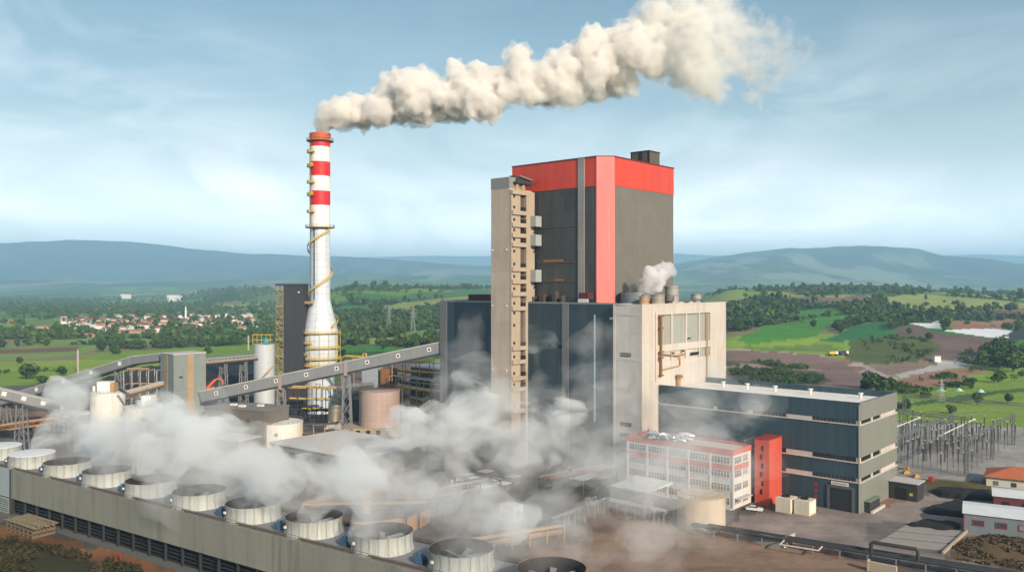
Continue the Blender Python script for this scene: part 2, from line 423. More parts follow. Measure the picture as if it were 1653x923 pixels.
def build_terrain():
    ang = np.concatenate([np.arctan(np.linspace(-.76,.76,1000)), np.radians(np.arange(42, 318.1, 6))])
    r = np.concatenate([np.arange(40,330,3.0), np.geomspace(330,32000,400)])
    A, R = np.meshgrid(ang, r, indexing='ij')
    na, nr = A.shape
    x = (R*np.sin(A)).ravel(); y = (R*np.cos(A)).ravel()
    dense = np.abs(((A+np.pi)%(2*np.pi))-np.pi).ravel() < .66
    # in the dense fan keep rows straight across the view
    fan = 1/np.maximum(np.cos(A.ravel()), .75)
    z = height(x, y); c = landcover(x, y)
    vs = np.stack([x,y,z],1)
    vs = np.vstack([vs, [[0,0,0]]]); c = np.vstack([c, [[.09,.09,.05]]])
    ii = np.arange(na)[:,None]; jj = np.arange(nr-1)[None,:]; i2 = (ii+1)%na
    q = np.stack([ii*nr+jj, ii*nr+jj+1, i2*nr+jj+1, i2*nr+jj], -1).reshape(-1,4)
    tri = np.stack([np.full(na, na*nr), np.arange(na)*nr, ((np.arange(na)+1)%na)*nr], -1)
    me = bpy.data.meshes.new('terrain')
    me.vertices.add(len(vs)); me.vertices.foreach_set('co', vs.ravel())
    nl = q.size+tri.size
    me.loops.add(nl); me.loops.foreach_set('vertex_index', np.concatenate([q.ravel(), tri.ravel()]).astype(np.int32))
    me.polygons.add(len(q)+len(tri))
    ls = np.concatenate([np.arange(len(q))*4, len(q)*4+np.arange(len(tri))*3]).astype(np.int32)
    me.polygons.foreach_set('loop_start', ls)
    me.update(calc_edges=True); me.validate()
    at = me.color_attributes.new('landcover', 'FLOAT_COLOR', 'POINT')
    at.data.foreach_set('color', np.hstack([c, np.ones((len(c),1))]).astype(np.float32).ravel())
    me.shade_smooth()
    m = bpy.data.materials.new('land'); t = NT(m)
    out = t.n('ShaderNodeOutputMaterial'); b = t.n('ShaderNodeBsdfPrincipled'); t.l(b.outputs[0], out.inputs[0])
    vc = t.n('ShaderNodeVertexColor', layer_name='landcover').outputs[0]
    pos = t.n('ShaderNodeNewGeometry').outputs['Position']
    n1 = t.noise(pos, .02, 8, .7); n2 = t.noise(pos, .6, 5, .65); n3 = t.noise(t.mapping(pos,(.16,1.0,1)), .12, 5, .75)
    f = t.math('MULTIPLY', t.math('MULTIPLY_ADD', n1, .7, .65), t.math('MULTIPLY_ADD', n2, .7, .65))
    f = t.math('MULTIPLY', f, t.math('MULTIPLY_ADD', n3, 1.1, .45))
    t.l(t.mix(1.0, vc, f, 'MULTIPLY'), b.inputs['Base Color'])
    b.inputs['Roughness'].default_value = .95; b.inputs['Specular IOR Level'].default_value = .15
    bp = t.n('ShaderNodeBump'); bp.inputs['Strength'].default_value = .35; bp.inputs['Distance'].default_value = .5
    t.l(n2, bp.inputs['Height']); t.l(bp.outputs[0], b.inputs['Normal'])
    me.materials.append(m)
    o = bpy.data.objects.new('ground', me); COL.objects.link(o); o['kind'] = 'structure'
    return o
build_terrain()

# ---------------------------------------------------------------- vegetation
def leaf_mat(name, c0, c1):
    m = bpy.data.materials.new(name); t = NT(m)
    out = t.n('ShaderNodeOutputMaterial'); b = t.n('ShaderNodeBsdfPrincipled'); t.l(b.outputs[0], out.inputs[0])
    g = t.n('ShaderNodeNewGeometry'); oi = t.n('ShaderNodeObjectInfo')
    r = t.math('MULTIPLY_ADD', t.noise(g.outputs['Position'], .11, 3), 1.3, t.math('MULTIPLY_ADD', g.outputs['Random Per Island'], .4, -.42))
    r = t.math('ADD', r, t.math('MULTIPLY_ADD', oi.outputs['Random'], .3, -.25), clamp=True)
    t.l(t.mix(r, c0, c1), b.inputs['Base Color'])
    b.inputs['Roughness'].default_value = .8; b.inputs['Specular IOR Level'].default_value = .2
    return m
LEAF = leaf_mat('foliage', (.018,.042,.012), (.105,.165,.035))
LEAF_DRY = leaf_mat('dry_foliage', (.022,.022,.010), (.075,.062,.026))
LEAF_TAN = leaf_mat('dry_grass', (.075,.055,.03), (.17,.125,.07))
BARK = M('bark', (.06,.045,.032), .9)

def leaf_cloud(rng, n, w, h, z0, size, lumps=7):
    """arrays of leaf-clump quads filling an uneven crown"""
    cs = []; 
    for k in range(lumps):
        a = rng.uniform(0, 2*np.pi); rr = w*.5*rng.uniform(.1,.62)
        cs.append((rr*math.cos(a), rr*math.sin(a), z0+h*rng.uniform(.28,.8), w*rng.uniform(.2,.34), h*rng.uniform(.18,.3)))
    cs.append((0,0,z0+h*.55,w*.3,h*.42))
    cs = np.array(cs); k = rng.integers(0, len(cs), n)
    d = rng.normal(size=(n,3)); d /= np.linalg.norm(d, axis=1)[:,None]
    rad = rng.uniform(.72, 1.08, n)[:,None]
    p = cs[k,:3] + d*rad*np.stack([cs[k,3],cs[k,3],cs[k,4]],1)
    nrm = d + rng.normal(size=(n,3))*.55; nrm /= np.linalg.norm(nrm, axis=1)[:,None]
    u = np.cross(nrm, rng.normal(size=(n,3))); u /= np.linalg.norm(u, axis=1)[:,None]
    v = np.cross(nrm, u); s = size*rng.uniform(.6,1.3,n)[:,None]
    return np.stack([p-u*s-v*s*.7, p+u*s-v*s*.6, p+u*s*.8+v*s*.8, p-u*s*.7+v*s], 1)   # n,4,3
def mesh_quads(name, quads, mat):
    n = quads.shape[0]; me = bpy.data.meshes.new(name)
    me.vertices.add(n*4); me.vertices.foreach_set('co', quads.reshape(-1))
    me.loops.add(n*4); me.loops.foreach_set('vertex_index', np.arange(n*4, dtype=np.int32))
    me.polygons.add(n); me.polygons.foreach_set('loop_start', (np.arange(n)*4).astype(np.int32))
    me.update(calc_edges=True); me.materials.append(mat); return me
TREES = []
for k in range(5):
    rng = np.random.default_rng(100+k)
    w, h = (8.0, 6.2) if k < 3 else (6.2, 7.4)
    crown = mesh_quads('crown_mesh', leaf_cloud(rng, 620, w, h+.9, .2, .5), LEAF)
    tb = MB(); tb.tube((0,0,-.3),(.1,.1,2.6),.32,7,.22); tb.tube((.1,.1,2.4),(1.3,.4,5.2),.2,6,.06); tb.tube((.1,.1,2.4),(-1.0,-.6,5.4),.2,6,.06); tb.tube((.1,.1,2.4),(0,.9,6),.18,6,.05)
    TREES.append((crown, tb))
def place_tree(x, y, s, label, group, k):
    z = float(height(np.array([x]), np.array([y]))[0])
    r = thing('tree', label, 'tree', (x,y,z), random.uniform(0,6.28), group)
    r.scale = (s*random.uniform(.9,1.2), s*random.uniform(.9,1.2), s*random.uniform(.8,1.1))
    crown, tb = TREES[k]
    o = bpy.data.objects.new('crown', crown); COL.objects.link(o); o.parent = r
    if not isinstance(tb, bpy.types.Mesh):
        t = tb.build('trunk', BARK, r, True); TREES[k] = (crown, t.data)
    else:
        t = bpy.data.objects.new('trunk', tb); COL.objects.link(t); t.parent = r
    return r

def build_trees():
    # candidates scattered over the country in view
    N = 90000
    D = 1/ (RNG.uniform(1/4200, 1/640, N)); t = RNG.uniform(-.68,.68,N)
    x = t*D; y = D
    p = woods(x, y)
    keep = RNG.uniform(size=N) < p*np.clip(D/1500,.25,1.0)**1.0
    lone = (RNG.uniform(size=N) < .0022)&(D > 760)
    sel = keep | lone
    x = x[sel]; y = y[sel]
    # drop hidden ones behind the buildings roughly by keeping all; thin by spacing
    o = np.argsort(y); x = x[o]; y = y[o]
    occ = set(); xs = []; ys = []
    for a, b in zip(x, y):
        s = 5.5 if b < 1500 else 8
        kx, ky = int(a//s), int(b//(s*1.5))
        if (kx,ky) in occ: continue
        occ.add((kx,ky)); xs.append(a); ys.append(b)
    x = np.array(xs); y = np.array(ys)
    px = CX+F*x/y
    vis = ~((px > 715)&(px < 1170)&(y > 0)&(CY+F*(H-height(x,y))/y > 478))
    x = x[vis]; y = y[vis]
    return x, y
tx, ty = build_trees()
NI = 210
HERO = [(43,612,1.9),(100,606,1.0),(186,572,1.15),(262,563,1.0),(32,587,.8),(70,620,.9),(1407,628,1.5),(1422,636,1.6),(1395,632,1.2),(1438,634,1.2),
        (1602,582,2.3),(1622,580,2.4),(1640,584,2.3),(1588,590,1.7),(1612,596,2.0),(1635,600,2.0),(1566,627,.9),(1612,618,1.0),
        (1462,662,.9),(1578,654,.9),(1627,651,.8),(1535,668,.6),(565,535,1.6),(580,532,1.6),(640,545,1.9),(600,540,1.5),(620,548,1.3),(690,548,1.3),(1545,492,1.3),(1593,505,1.8),(1632,504,2.2),(1495,494,1.2),(1540,492,1.1),(1495,484,1.2)]
for i, (a, b, s) in enumerate(HERO):
    X, Y = onground(a, b)
    if a > 1300 and b < 510:
        place_tree(X, Y, s, 'small dark tree dotted on the pale green hilltop at right', 'hilltop trees on the right', i % 5); continue
    lab = 'dark broadleaf tree standing alone in the left green meadow' if a < 300 else ('dark tree in the hedge above the switchyard fields' if a > 1300 else 'broad green tree at the edge of the wood behind the chimney')
    place_tree(X, Y, s, lab, 'single field trees on the left' if a < 300 else ('hedge trees on the right' if a > 1300 else 'wood trees behind the chimney'), i % 5)
for i in range(min(NI, len(tx))):
    side = 'left plain' if tx[i]/ty[i] < -.25 else ('centre rise' if tx[i]/ty[i] < .15 else 'right hillside')
    place_tree(tx[i], ty[i], random.uniform(.8,1.35), {'left plain':'dark green tree in the belt crossing the left plain','centre rise':'dark green tree at the near edge of the centre wood','right hillside':'dark green tree in the scrub on the right hillside'}[side], 'trees of the '+side, i % 5)
def far_woods():
    fx, fy = tx[NI:], ty[NI:]
    if len(fx) > 9500:
        k = RNG.permutation(len(fx))[:9500]; fx, fy = fx[k], fy[k]
    fz = height(fx, fy)
    temps = []
    for k in range(8):
        rng = np.random.default_rng(300+k)
        temps.append(leaf_cloud(rng, 46, 8.0, 7.0, .2, 1.35, 5))
    qs = []
    for i in range(len(fx)):
        tpl = temps[i % 8]; s = min(1.9, .85*math.exp(random.gauss(0,.32)))*(1.0 if fy[i] < 1600 else 1.25); a = random.uniform(0,6.28); ca, sa = math.cos(a)*s, math.sin(a)*s
        q = np.empty_like(tpl)
        q[...,0] = tpl[...,0]*ca - tpl[...,1]*sa + fx[i]; q[...,1] = tpl[...,0]*sa + tpl[...,1]*ca + fy[i]; q[...,2] = tpl[...,2]*s*random.choice((.6,.75,.9,1.0,1.35)) + fz[i]
        qs.append(q)
    me = mesh_quads('woodland', np.concatenate(qs), LEAF)
    o = bpy.data.objects.new('woodland', me); COL.objects.link(o)
    tag(o, 'dark green woods and hedgerows covering the far plain and hills', 'woodland', None, 'stuff')
far_woods()
# scrub on the soil bank at the lower left
def scrub(name, label, polypx, n, mat, hh, seed):
    rng = np.random.default_rng(seed); poly = [gpt(*p) for p in polypx]
    P = np.array(poly); lo = P.min(0); hi = P.max(0); qs = []
    x = rng.uniform(lo[0],hi[0],n*4); y = rng.uniform(lo[1],hi[1],n*4)
    ok = inpoly(x,y,poly) & (fbm(x/7,y/7,3,seed) > .5); x = x[ok][:n]; y = y[ok][:n]
    for a, b in zip(x, y):
        s = rng.uniform(.5,1.4)
        q = leaf_cloud(rng, 26, 1.9*s, hh*s, -.1, .2*s+.06, 4); q[...,0] += a; q[...,1] += b; qs.append(q)
    o = bpy.data.objects.new(name, mesh_quads(name, np.concatenate(qs), mat)); COL.objects.link(o)
    tag(o, label, 'scrub', None, 'stuff')
scrub('scrub', 'dark low scrub growing on the reddish soil bank', [(-60,876),(40,874),(120,892),(230,925),(230,960),(-60,960)], 900, LEAF_DRY, 1.5, 5)
def hillscrub():
    rng = np.random.default_rng(77); qs = []
    for poly, n, w0 in (([(1150,588),(1250,584),(1300,592),(1330,610),(1322,622),(1150,620)],520,3.2),([(1440,622),(1530,606),(1600,600),(1653,604),(1653,612),(1530,630),(1450,640)],420,3.6),([(1385,548),(1455,541),(1515,560),(1490,580),(1425,588)],120,2.6),([(1540,588),(1575,566),(1653,560),(1653,592),(1560,606)],420,5.0),([(-40,600),(90,597),(95,602),(-40,606)],40,2.5),([(1445,650),(1500,638),(1500,646),(1450,664)],90,3.5)):
        pw = [onground(*p) for p in poly]; P = np.array(pw); lo = P.min(0); hi = P.max(0)
        x = rng.uniform(lo[0],hi[0],n*5); y = rng.uniform(lo[1],hi[1],n*5)
        ok = inpoly(x,y,pw)&(fbm(x/22,y/30,3,5) > .47); x = x[ok][:n]; y = y[ok][:n]; z = height(x,y)
        for a, b, c in zip(x,y,z):
            s = rng.uniform(.5,1.3); q = leaf_cloud(rng, 34, w0*s*1.3, w0*s, -.1, .42*s, 4); q[...,0] += a; q[...,1] += b; q[...,2] += c; qs.append(q)
    o = bpy.data.objects.new('hillside_scrub', mesh_quads('hillside_scrub', np.concatenate(qs), LEAF)); COL.objects.link(o)
    tag(o, 'dark bushes scattered over the worked brown slope and field edges', 'scrub', None, 'stuff')
hillscrub()
scrub('weeds', 'dry weeds on the brown plot beside the grey shed', [(1552,876),(1602,862),(1690,878),(1690,930),(1530,900)], 420, LEAF_TAN, .5, 6)
# ================================================================ materials of the plant
CLAD = M('dark_cladding', (.027,.050,.066), .5, .0, .2, .06, .5, (.11,.12,.12), .4, seam=(6.0,5.2), seamdark=.3, panelvar=.07, rust=0)
CLAD_LIT = M('lit_grey_cladding', (.150,.140,.120), .42, 0, .22, .035, .8, (.20,.145,.095), .16, seam=(1.0,4.0), seamdark=.10, panelvar=.05)  # boiler side: sunlit tone put into a lighter base than the charcoal front
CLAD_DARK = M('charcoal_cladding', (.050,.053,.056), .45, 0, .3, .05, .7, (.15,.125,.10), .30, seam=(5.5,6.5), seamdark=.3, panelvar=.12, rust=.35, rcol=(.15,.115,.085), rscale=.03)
HALLCLAD = M('hall_cladding', (.030,.064,.084), .45, 0, .18, .06, .4, (.11,.13,.14), .5, seam=(1.2,0), seamdark=.14, panelvar=.05)
RED = M('red_cladding', (.60,.058,.030), .42, 0, .12, .05, .3, (.36,.04,.02), .5, seam=(1.4,0), seamdark=.16, panelvar=.09)
RED_LIT = M('lit_red_cladding', (.76,.19,.17), .4, 0, .08, .06, .25, (.58,.11,.10), .4, seam=(1.4,9.0), seamdark=.16, panelvar=.07)  # corner panel: sky sheen and sunlight put into a paler red
CONC = M('concrete', (.48,.40,.33), .85, 0, .14, .12, .4, (.18,.14,.11), .6, seam=(400,6.0), seamdark=.15, panelvar=.04)
TOWERC = M('tan_concrete', (.40,.325,.25), .85, 0, .12, .15, .45, (.20,.13,.08), .8)
CREAM = M('cream_concrete', (.52,.48,.44), .8, 0, .1, .1, .6, (.36,.20,.10), .8, seam=(300,9.0), seamdark=.09, panelvar=.02, rust=.3, rcol=(.42,.22,.09), rscale=.09)
WHITEC = M('white_paint', (.70,.69,.67), .6, 0, .08, .2, .4, (.35,.25,.16), .7)
ROOFW = M('white_roof', (.74,.72,.70), .7, 0, .1, .05, 0, seam=(2.4,0), seamdark=.12, panelvar=.05, rust=.12, rcol=(.45,.35,.25), rscale=.07)
ROOFG = M('grey_roof', (.44,.43,.43), .8, 0, .14, .06, rust=.25, rcol=(.25,.18,.15), rscale=.06)
PANELG = M('green_grey_panel', (.30,.325,.30), .55, 0, .1, .2, .8, (.42,.24,.11), .5, seam=(1.0,0), seamdark=.10)
RUSTY = M('rusty_pipe', (.25,.115,.05), .75, .1, .3, .6, .4, (.08,.03,.02), 1.5)
RUSTL = M('ochre_steel', (.42,.27,.13), .7, .1, .25, .5, .5, (.15,.07,.03), 1.5)
YEL = M('yellow_steel', (.62,.42,.06), .6, .0, .2, .4, .4, (.2,.1,.03), 1.2)
STEEL = M('grey_steel', (.24,.25,.26), .5, .3, .2, .5, .3, (.15,.1,.07), 1.0)
DARKST = M('dark_steel', (.045,.045,.048), .6, .2, .3, .5)
BLACK = M('black_void', (.012,.012,.013), .9, 0, .2, .5)
GALV = M('galvanised', (.50,.52,.54), .38, .6, .15, .3, .3, (.25,.2,.15), .8)
STACKM = M('chimney_cladding', (.60,.66,.72), .5, .05, .06, .1, .3, (.32,.30,.28), .4, seam=(2.6,3.4), cyl=5.2, seamdark=.5, panelvar=.05)
STACKW = M('chimney_white', (.78,.76,.74), .55, 0, .06, .15, .3, (.45,.36,.28), .5, seam=(2.6,3.4), cyl=5.2, seamdark=.18)
STACKR = M('chimney_red', (.60,.018,.022), .5, 0, .08, .15, .2, (.3,.02,.02), .5)
STACKO = M('chimney_orange', (.55,.085,.025), .6, 0, .15, .3, .5, (.2,.05,.03), .8)
FANW = M('fan_shell', (.41,.44,.43), .6, 0, .16, .3, .7, (.22,.17,.11), 1.0, seam=(1.9,0), cyl=6.0, seamdark=.35, panelvar=.06)
TOWERW = M('cooling_casing', (.225,.23,.195), .85, 0, .16, .12, .7, (.11,.09,.06), .6, seam=(8.0,0), seamdark=.25, panelvar=.05)
DECK = M('cooling_deck', (.21,.215,.23), .8, 0, .2, .15, rust=.3, rcol=(.10,.08,.07), rscale=.08)
BEIGE = M('beige_tank', (.44,.34,.30), .75, 0, .12, .15, .5, (.28,.18,.13), .5, seam=(6.0,2.2), cyl=9.0, seamdark=.14, panelvar=.04)
WTANK = M('white_tank', (.70,.68,.63), .6, 0, .08, .15, .5, (.45,.33,.2), .5, seam=(5.0,2.0), cyl=8.0, seamdark=.08, panelvar=.03)
CANOPY = M('pale_blue_roof', (.58,.66,.69), .6, 0, .1, .2, seam=(1.0,0), seamdark=.08)
TILE = M('orange_tile', (.46,.13,.06), .85, 0, .2, .4, seam=(.5,0), seamdark=.2)
GALLERY = M('gallery_cladding', (.215,.225,.235), .5, .1, .1, .2, .3, (.16,.14,.12), .6, seam=(1.2,0), seamdark=.14)
ORANGE = M('orange_paint', (.78,.13,.03), .5, 0, .12, .5)
COAL = M('coal', (.012,.011,.011), .9, 0, .4, 1.2, bump=.8)
GL = glass('window_glass')
GREEN = M('green_paint', (.16,.21,.15), .7)
TIMBER = M('timber', (.17,.13,.08), .9, 0, .3, 1.0)
REDTRIM = M('red_trim', (.30,.03,.025), .6)
WALLH = M('house_wall', (.68,.63,.55), .85, 0, .12, .3)
CARW = M('car_paint', (.72,.72,.70), .3, 0, .04, .5)
BLUE = M('blue_motor', (.06,.12,.20), .5)
WOODP = M('concrete_pole', (.36,.31,.27), .9)

class PB:
    def __init__(s): s.b = []
    def box(s, *a): s.b.append(a); return s
    def each(s, name, mat, parent):
        for a in s.b: MB().box(*a).build(name, mat, parent)
# ================================================================ turbine hall
def turbine_hall():
    r = thing('turbine_hall', 'long dark blue-grey hall with cream window strips and a flat white roof', 'hall', pq(-84.6, 245.3), ROT)
    L, W = -66.2, 33.0
    for z0, z1 in ((0,8.6),(10.0,14.3),(15.9,25.1)):
        MB().box(L, 0, 0, W, z0, z1).build('wall', HALLCLAD, r)
    t = .5
    (MB().box(L,0,0,t,26.4,31.65).box(-t,0,t+.003,W-t-.003,26.4,31.65).box(L,0,W-t,W,26.4,31.65)).build('parapet', HALLCLAD, r)
    MB().box(L+.1,-.52,.52,W-.52,29.2,29.75).build('roof', ROOFW, r)
    for z0, z1 in ((8.6,10.0),(14.3,15.9),(25.1,26.4)):
        s = MB().box(L+.2,-.6,.6,W-.6,z0,z1).build('window_strip', GL, r)
        sl = MB().box(L,.25,-.25,.45,z0-.02,z0+.28).box(-.45,.25,.451,W+.1,z0-.021,z0+.281)
        sl.build('sill', CREAM, s)
        f = MB(); x = -.9
        while x > L: f.box(x-.09,x+.09,.05,.62,z0+.28,z1-.003); x -= 1.15
        y = 1.2
        while y < W-1: f.box(-.62,-.05,y-.09,y+.09,z0+.28,z1-.003); y += 1.3
        f.build('mullion', DARKST, s)
        p = PB()
        p.box(-21.8,-13.8,.02,.58,z0+.29,z1-.01)
        p.box(-1.0,.05,-.05,.9,z0+.29,z1-.01)
        p.box(-.58,-.02,18,31.6,z0+.29,z1-.01).box(-.58,-.02,9.6,11,z0+.29,z1-.01)
        if z0 < 20: p.box(-44,-38,.02,.58,z0+.29,z1-.01)
        else: p.box(-34,-32.8,.02,.58,z0+.29,z1-.01).box(-46,-44.8,.02,.58,z0+.29,z1-.01)
        p.each('infill_panel', CREAM, s)
    endm = M('lit_end_cladding', (.205,.21,.185), .45, 0, .1, .08, .2, (.22,.19,.15), .5, seam=(1.2,0), seamdark=.12, panelvar=.05)  # paler than the front: the end face's sunlight is in the colour
    for z0, z1 in ((0,8.58),(10.02,14.28),(15.92,25.08),(26.42,31.63)): MB().box(.003,.12,.05,W-.05,z0,z1).build('lit_end_cladding', endm, r)
    d = MB().box(-8.6,-2.2,-.12,.05,0,6.4).build('roller_door', M('roller_door', (.022,.026,.03), .6, seam=(400,.5), seamdark=.5), r)
    (MB().box(-9.3,-8.6,-.35,.05,0,7.1).box(-2.2,-1.5,-.35,.05,0,7.1).box(-8.6,-2.2,-.35,.05,6.4,7.1)).build('door_frame', M('door_frame', (.09,.10,.10), .6), d)
    s = MB().box(-8.0,-3.0,-.5,-.36,7.3,8.3).build('sign', WHITEC, r)
    lt = MB()
    for i in range(13): lt.box(-7.6+i*.34,-7.6+i*.34+.2,-.53,-.5,7.6,8.0)
    lt.build('lettering', STEEL, s)
    for z in (2.4,4.2,5.9): MB().box(-13.2,-12.1,-.06,.05,z,z+1.0).build('vent', REDTRIM, r)
    c = MB(); c.beam((.9,3,3.0),(.9,12,3.0),1.9,.25)
    c.build('canopy', GREEN, r)
    MB().box(.1,1.7,3.2,11.8,0,2.6).build('annex', DARKST, r)
    MB().box(2.2,2.9,2.2,13,0,.7).build('barrier', CREAM, r)
    for x in (-8,-24,-36,-46,-55):
        MB().cyl(.45,29.75,31.2,12,(x,24)).cyl(.8,31.2,31.6,12,(x,24)).build('roof_vent', WHITEC, r, True)
    dp = MB()
    for x in (-.16,): dp.box(x-.1,x+.22,-.22,.0,0,31)
    dp.build('corner_trim', M('corner_trim', (.36,.37,.35), .5), r)
turbine_hall()
s = thing('store_shed', 'small black shed with pale flat roof against the hall end', 'shed', pq(-84.4, 270), ROT)
MB().box(.1,8.2,0,6.5,0,5.2).build('wall', DARKST, s)
MB().box(-.0,8.6,-.4,6.9,5.2,5.5).build('roof', ROOFG, s)
MB().box(2,5.2,-.08,.02,0,3.6).build('door', BLACK, s)
MB().box(6,6.9,-.06,.02,1.6,2.4).build('notice', M('yellow_notice', (.5,.5,.05)), s)

# ================================================================ office block with stair tower
def window(name, r, x0, x1, y, z0, z1, nx, axis='x', proud=.06, fm=None):
    """glazed opening on a face: pane set back, bars, sill"""
    fm = fm or WHITEC
    B = (lambda m,a,b,c,d,e,f: m.box(a,b,y+c,y+d,e,f)) if axis == 'x' else (lambda m,a,b,c,d,e,f: m.box(y-d,y-c,a,b,e,f))
    g = MB(); B(g, x0, x1, -.03, .05, z0, z1)
    w = g.build(name, GL, r)
    f = MB()
    for i in range(nx+1):
        x = x0+(x1-x0)*i/nx; B(f, x-.06, x+.06, -proud-.04, -.031, z0, z1)
    B(f, x0, x1, -proud-.05, -.032, z1-.12, z1); B(f, x0, x1, -proud-.14, -.032, z0-.1, z0+.06)
    if z1-z0 > 1.5: B(f, x0, x1, -proud-.03, -.033, z0+(z1-z0)*.6, z0+(z1-z0)*.6+.08)
    f.build('frame', fm, w)
    return w
def office():
    r = thing('office_building', 'four storey white office with red parapet and red window band', 'office', pq(-113.7, 225.2), ROT)
    L, W, Hh = -36.7, 12.0, 17.3
    wm = M('office_render', (.60,.585,.56), .85, 0, .1, .2, .45, (.35,.3,.25), .6)
    MB().box(L,0,0,W,0,Hh-.9).build('wall', wm, r)
    (MB().box(L-.15,.15,-.15,.25,Hh-1.6,Hh).box(-.25,.15,.251,W-.001,Hh-1.6,Hh).box(L-.15,L+.25,.251,W-.001,Hh-1.6,Hh).box(L-.15,.15,W,W+.3,Hh-1.6,Hh)).build('parapet', M('office_red', (.50,.115,.085), .6, 0, .12, .1, .4, (.35,.2,.16), .8), r)
    OFR = M('office_red', (.50,.115,.085), .6, 0, .12, .1, .4, (.35,.2,.16), .8)
    MB().box(L+.26,-.26,.26,W-.01,Hh-.895,Hh-.8).build('roof', ROOFG, r)
    MB().box(L-.05,.1,-.1,-.001,Hh-6.3,Hh-4.6).box(.001,.1,0,W-2,Hh-6.3,Hh-4.6).build('spandrel', OFR, r)
    for fl in range(4):
        zb = Hh-4.3-fl*3.95
        for i in range(5):
            x0 = L+.9+i*7.2
            window('window', r, x0, x0+6.0, 0, zb, zb+2.1, 6, 'x', .06)
        for i in range(2):
            window('window', r, 1.0+i*5.2, 1.0+i*5.2+(4.2 if i == 0 else 3.2), 0, zb, zb+2.1, 4, 'y')
    cm = MB()
    for i in range(6): cm.box(L+i*7.3+.05,L+i*7.3+.55,-.22,-.002,0,Hh-1.7)
    cm.build('pilaster', WHITEC, r)
    MB().box(L-.02,-.0,-1.6,-.1,.1,.5).box(.3,1.8,1,9,2.8,3.1).build('canopy', ROOFG, r)
    # roof ducts
    d = thing('rooftop_ductwork', 'tangle of shiny white foil-wrapped ducts on the office roof', 'ductwork', (*pq(-139, 231.5), Hh-.8), ROT)
    rg = random.Random(4); m = MB()
    for i in range(26):
        x, y = rg.uniform(-6.5,6.5), rg.uniform(-2.6,3.0); z = rg.uniform(.3,1.9)
        a = rg.uniform(0,3.1); l = rg.uniform(.8,2.2)
        m.path([(x-l*math.cos(a),y-l*math.sin(a),z),(x,y,z+rg.uniform(.1,.9)),(x+l*math.cos(a),y+l*math.sin(a),z+rg.uniform(-.2,.3))], rg.uniform(.25,.5), 8)
    m.build('duct', M('foil', (.85,.86,.88), .35, .5, .15, 1.0), d, True)
    f = MB()
    for i in range(8): f.box(-6+i*1.6,-5.8+i*1.6,-2.4,2.8,0,.6)
    f.build('support', STEEL, d)
    # stair tower and glazed link
    t = thing('stair_tower', 'tall orange-red stair tower at the right end of the office', 'tower', pq(-107.7, 236.4), ROT)
    MB().box(-4.6,0,0,8.8,0,19.3).build('wall', M('stair_red', (.56,.085,.05), .55, 0, .14, .1, .5, (.36,.06,.04), .7), t)
    MB().box(-4.7,.1,-.1,8.9,19.3,19.6).build('coping', REDTRIM, t)
    for k in range(6):
        MB().box(-2.9+.35*(k%2),-2.2+.35*(k%2),-.06,.02,3.0+k*2.6,4.5+k*2.6).build('window', BLACK, t)
    l = MB().box(-9.2,-4.62,2.2,8.6,0,18.2).build('link', GL, t)
    f = MB()
    for k in range(7): f.box(-9.2,-4.63,2.1,2.199,2.6*k,2.6*k+.2)
    for k in range(4): f.box(-9.1+k*1.4,-9.0+k*1.4,2.09,2.198,0,18.2)
    f.build('frame', STEEL, l)
office()

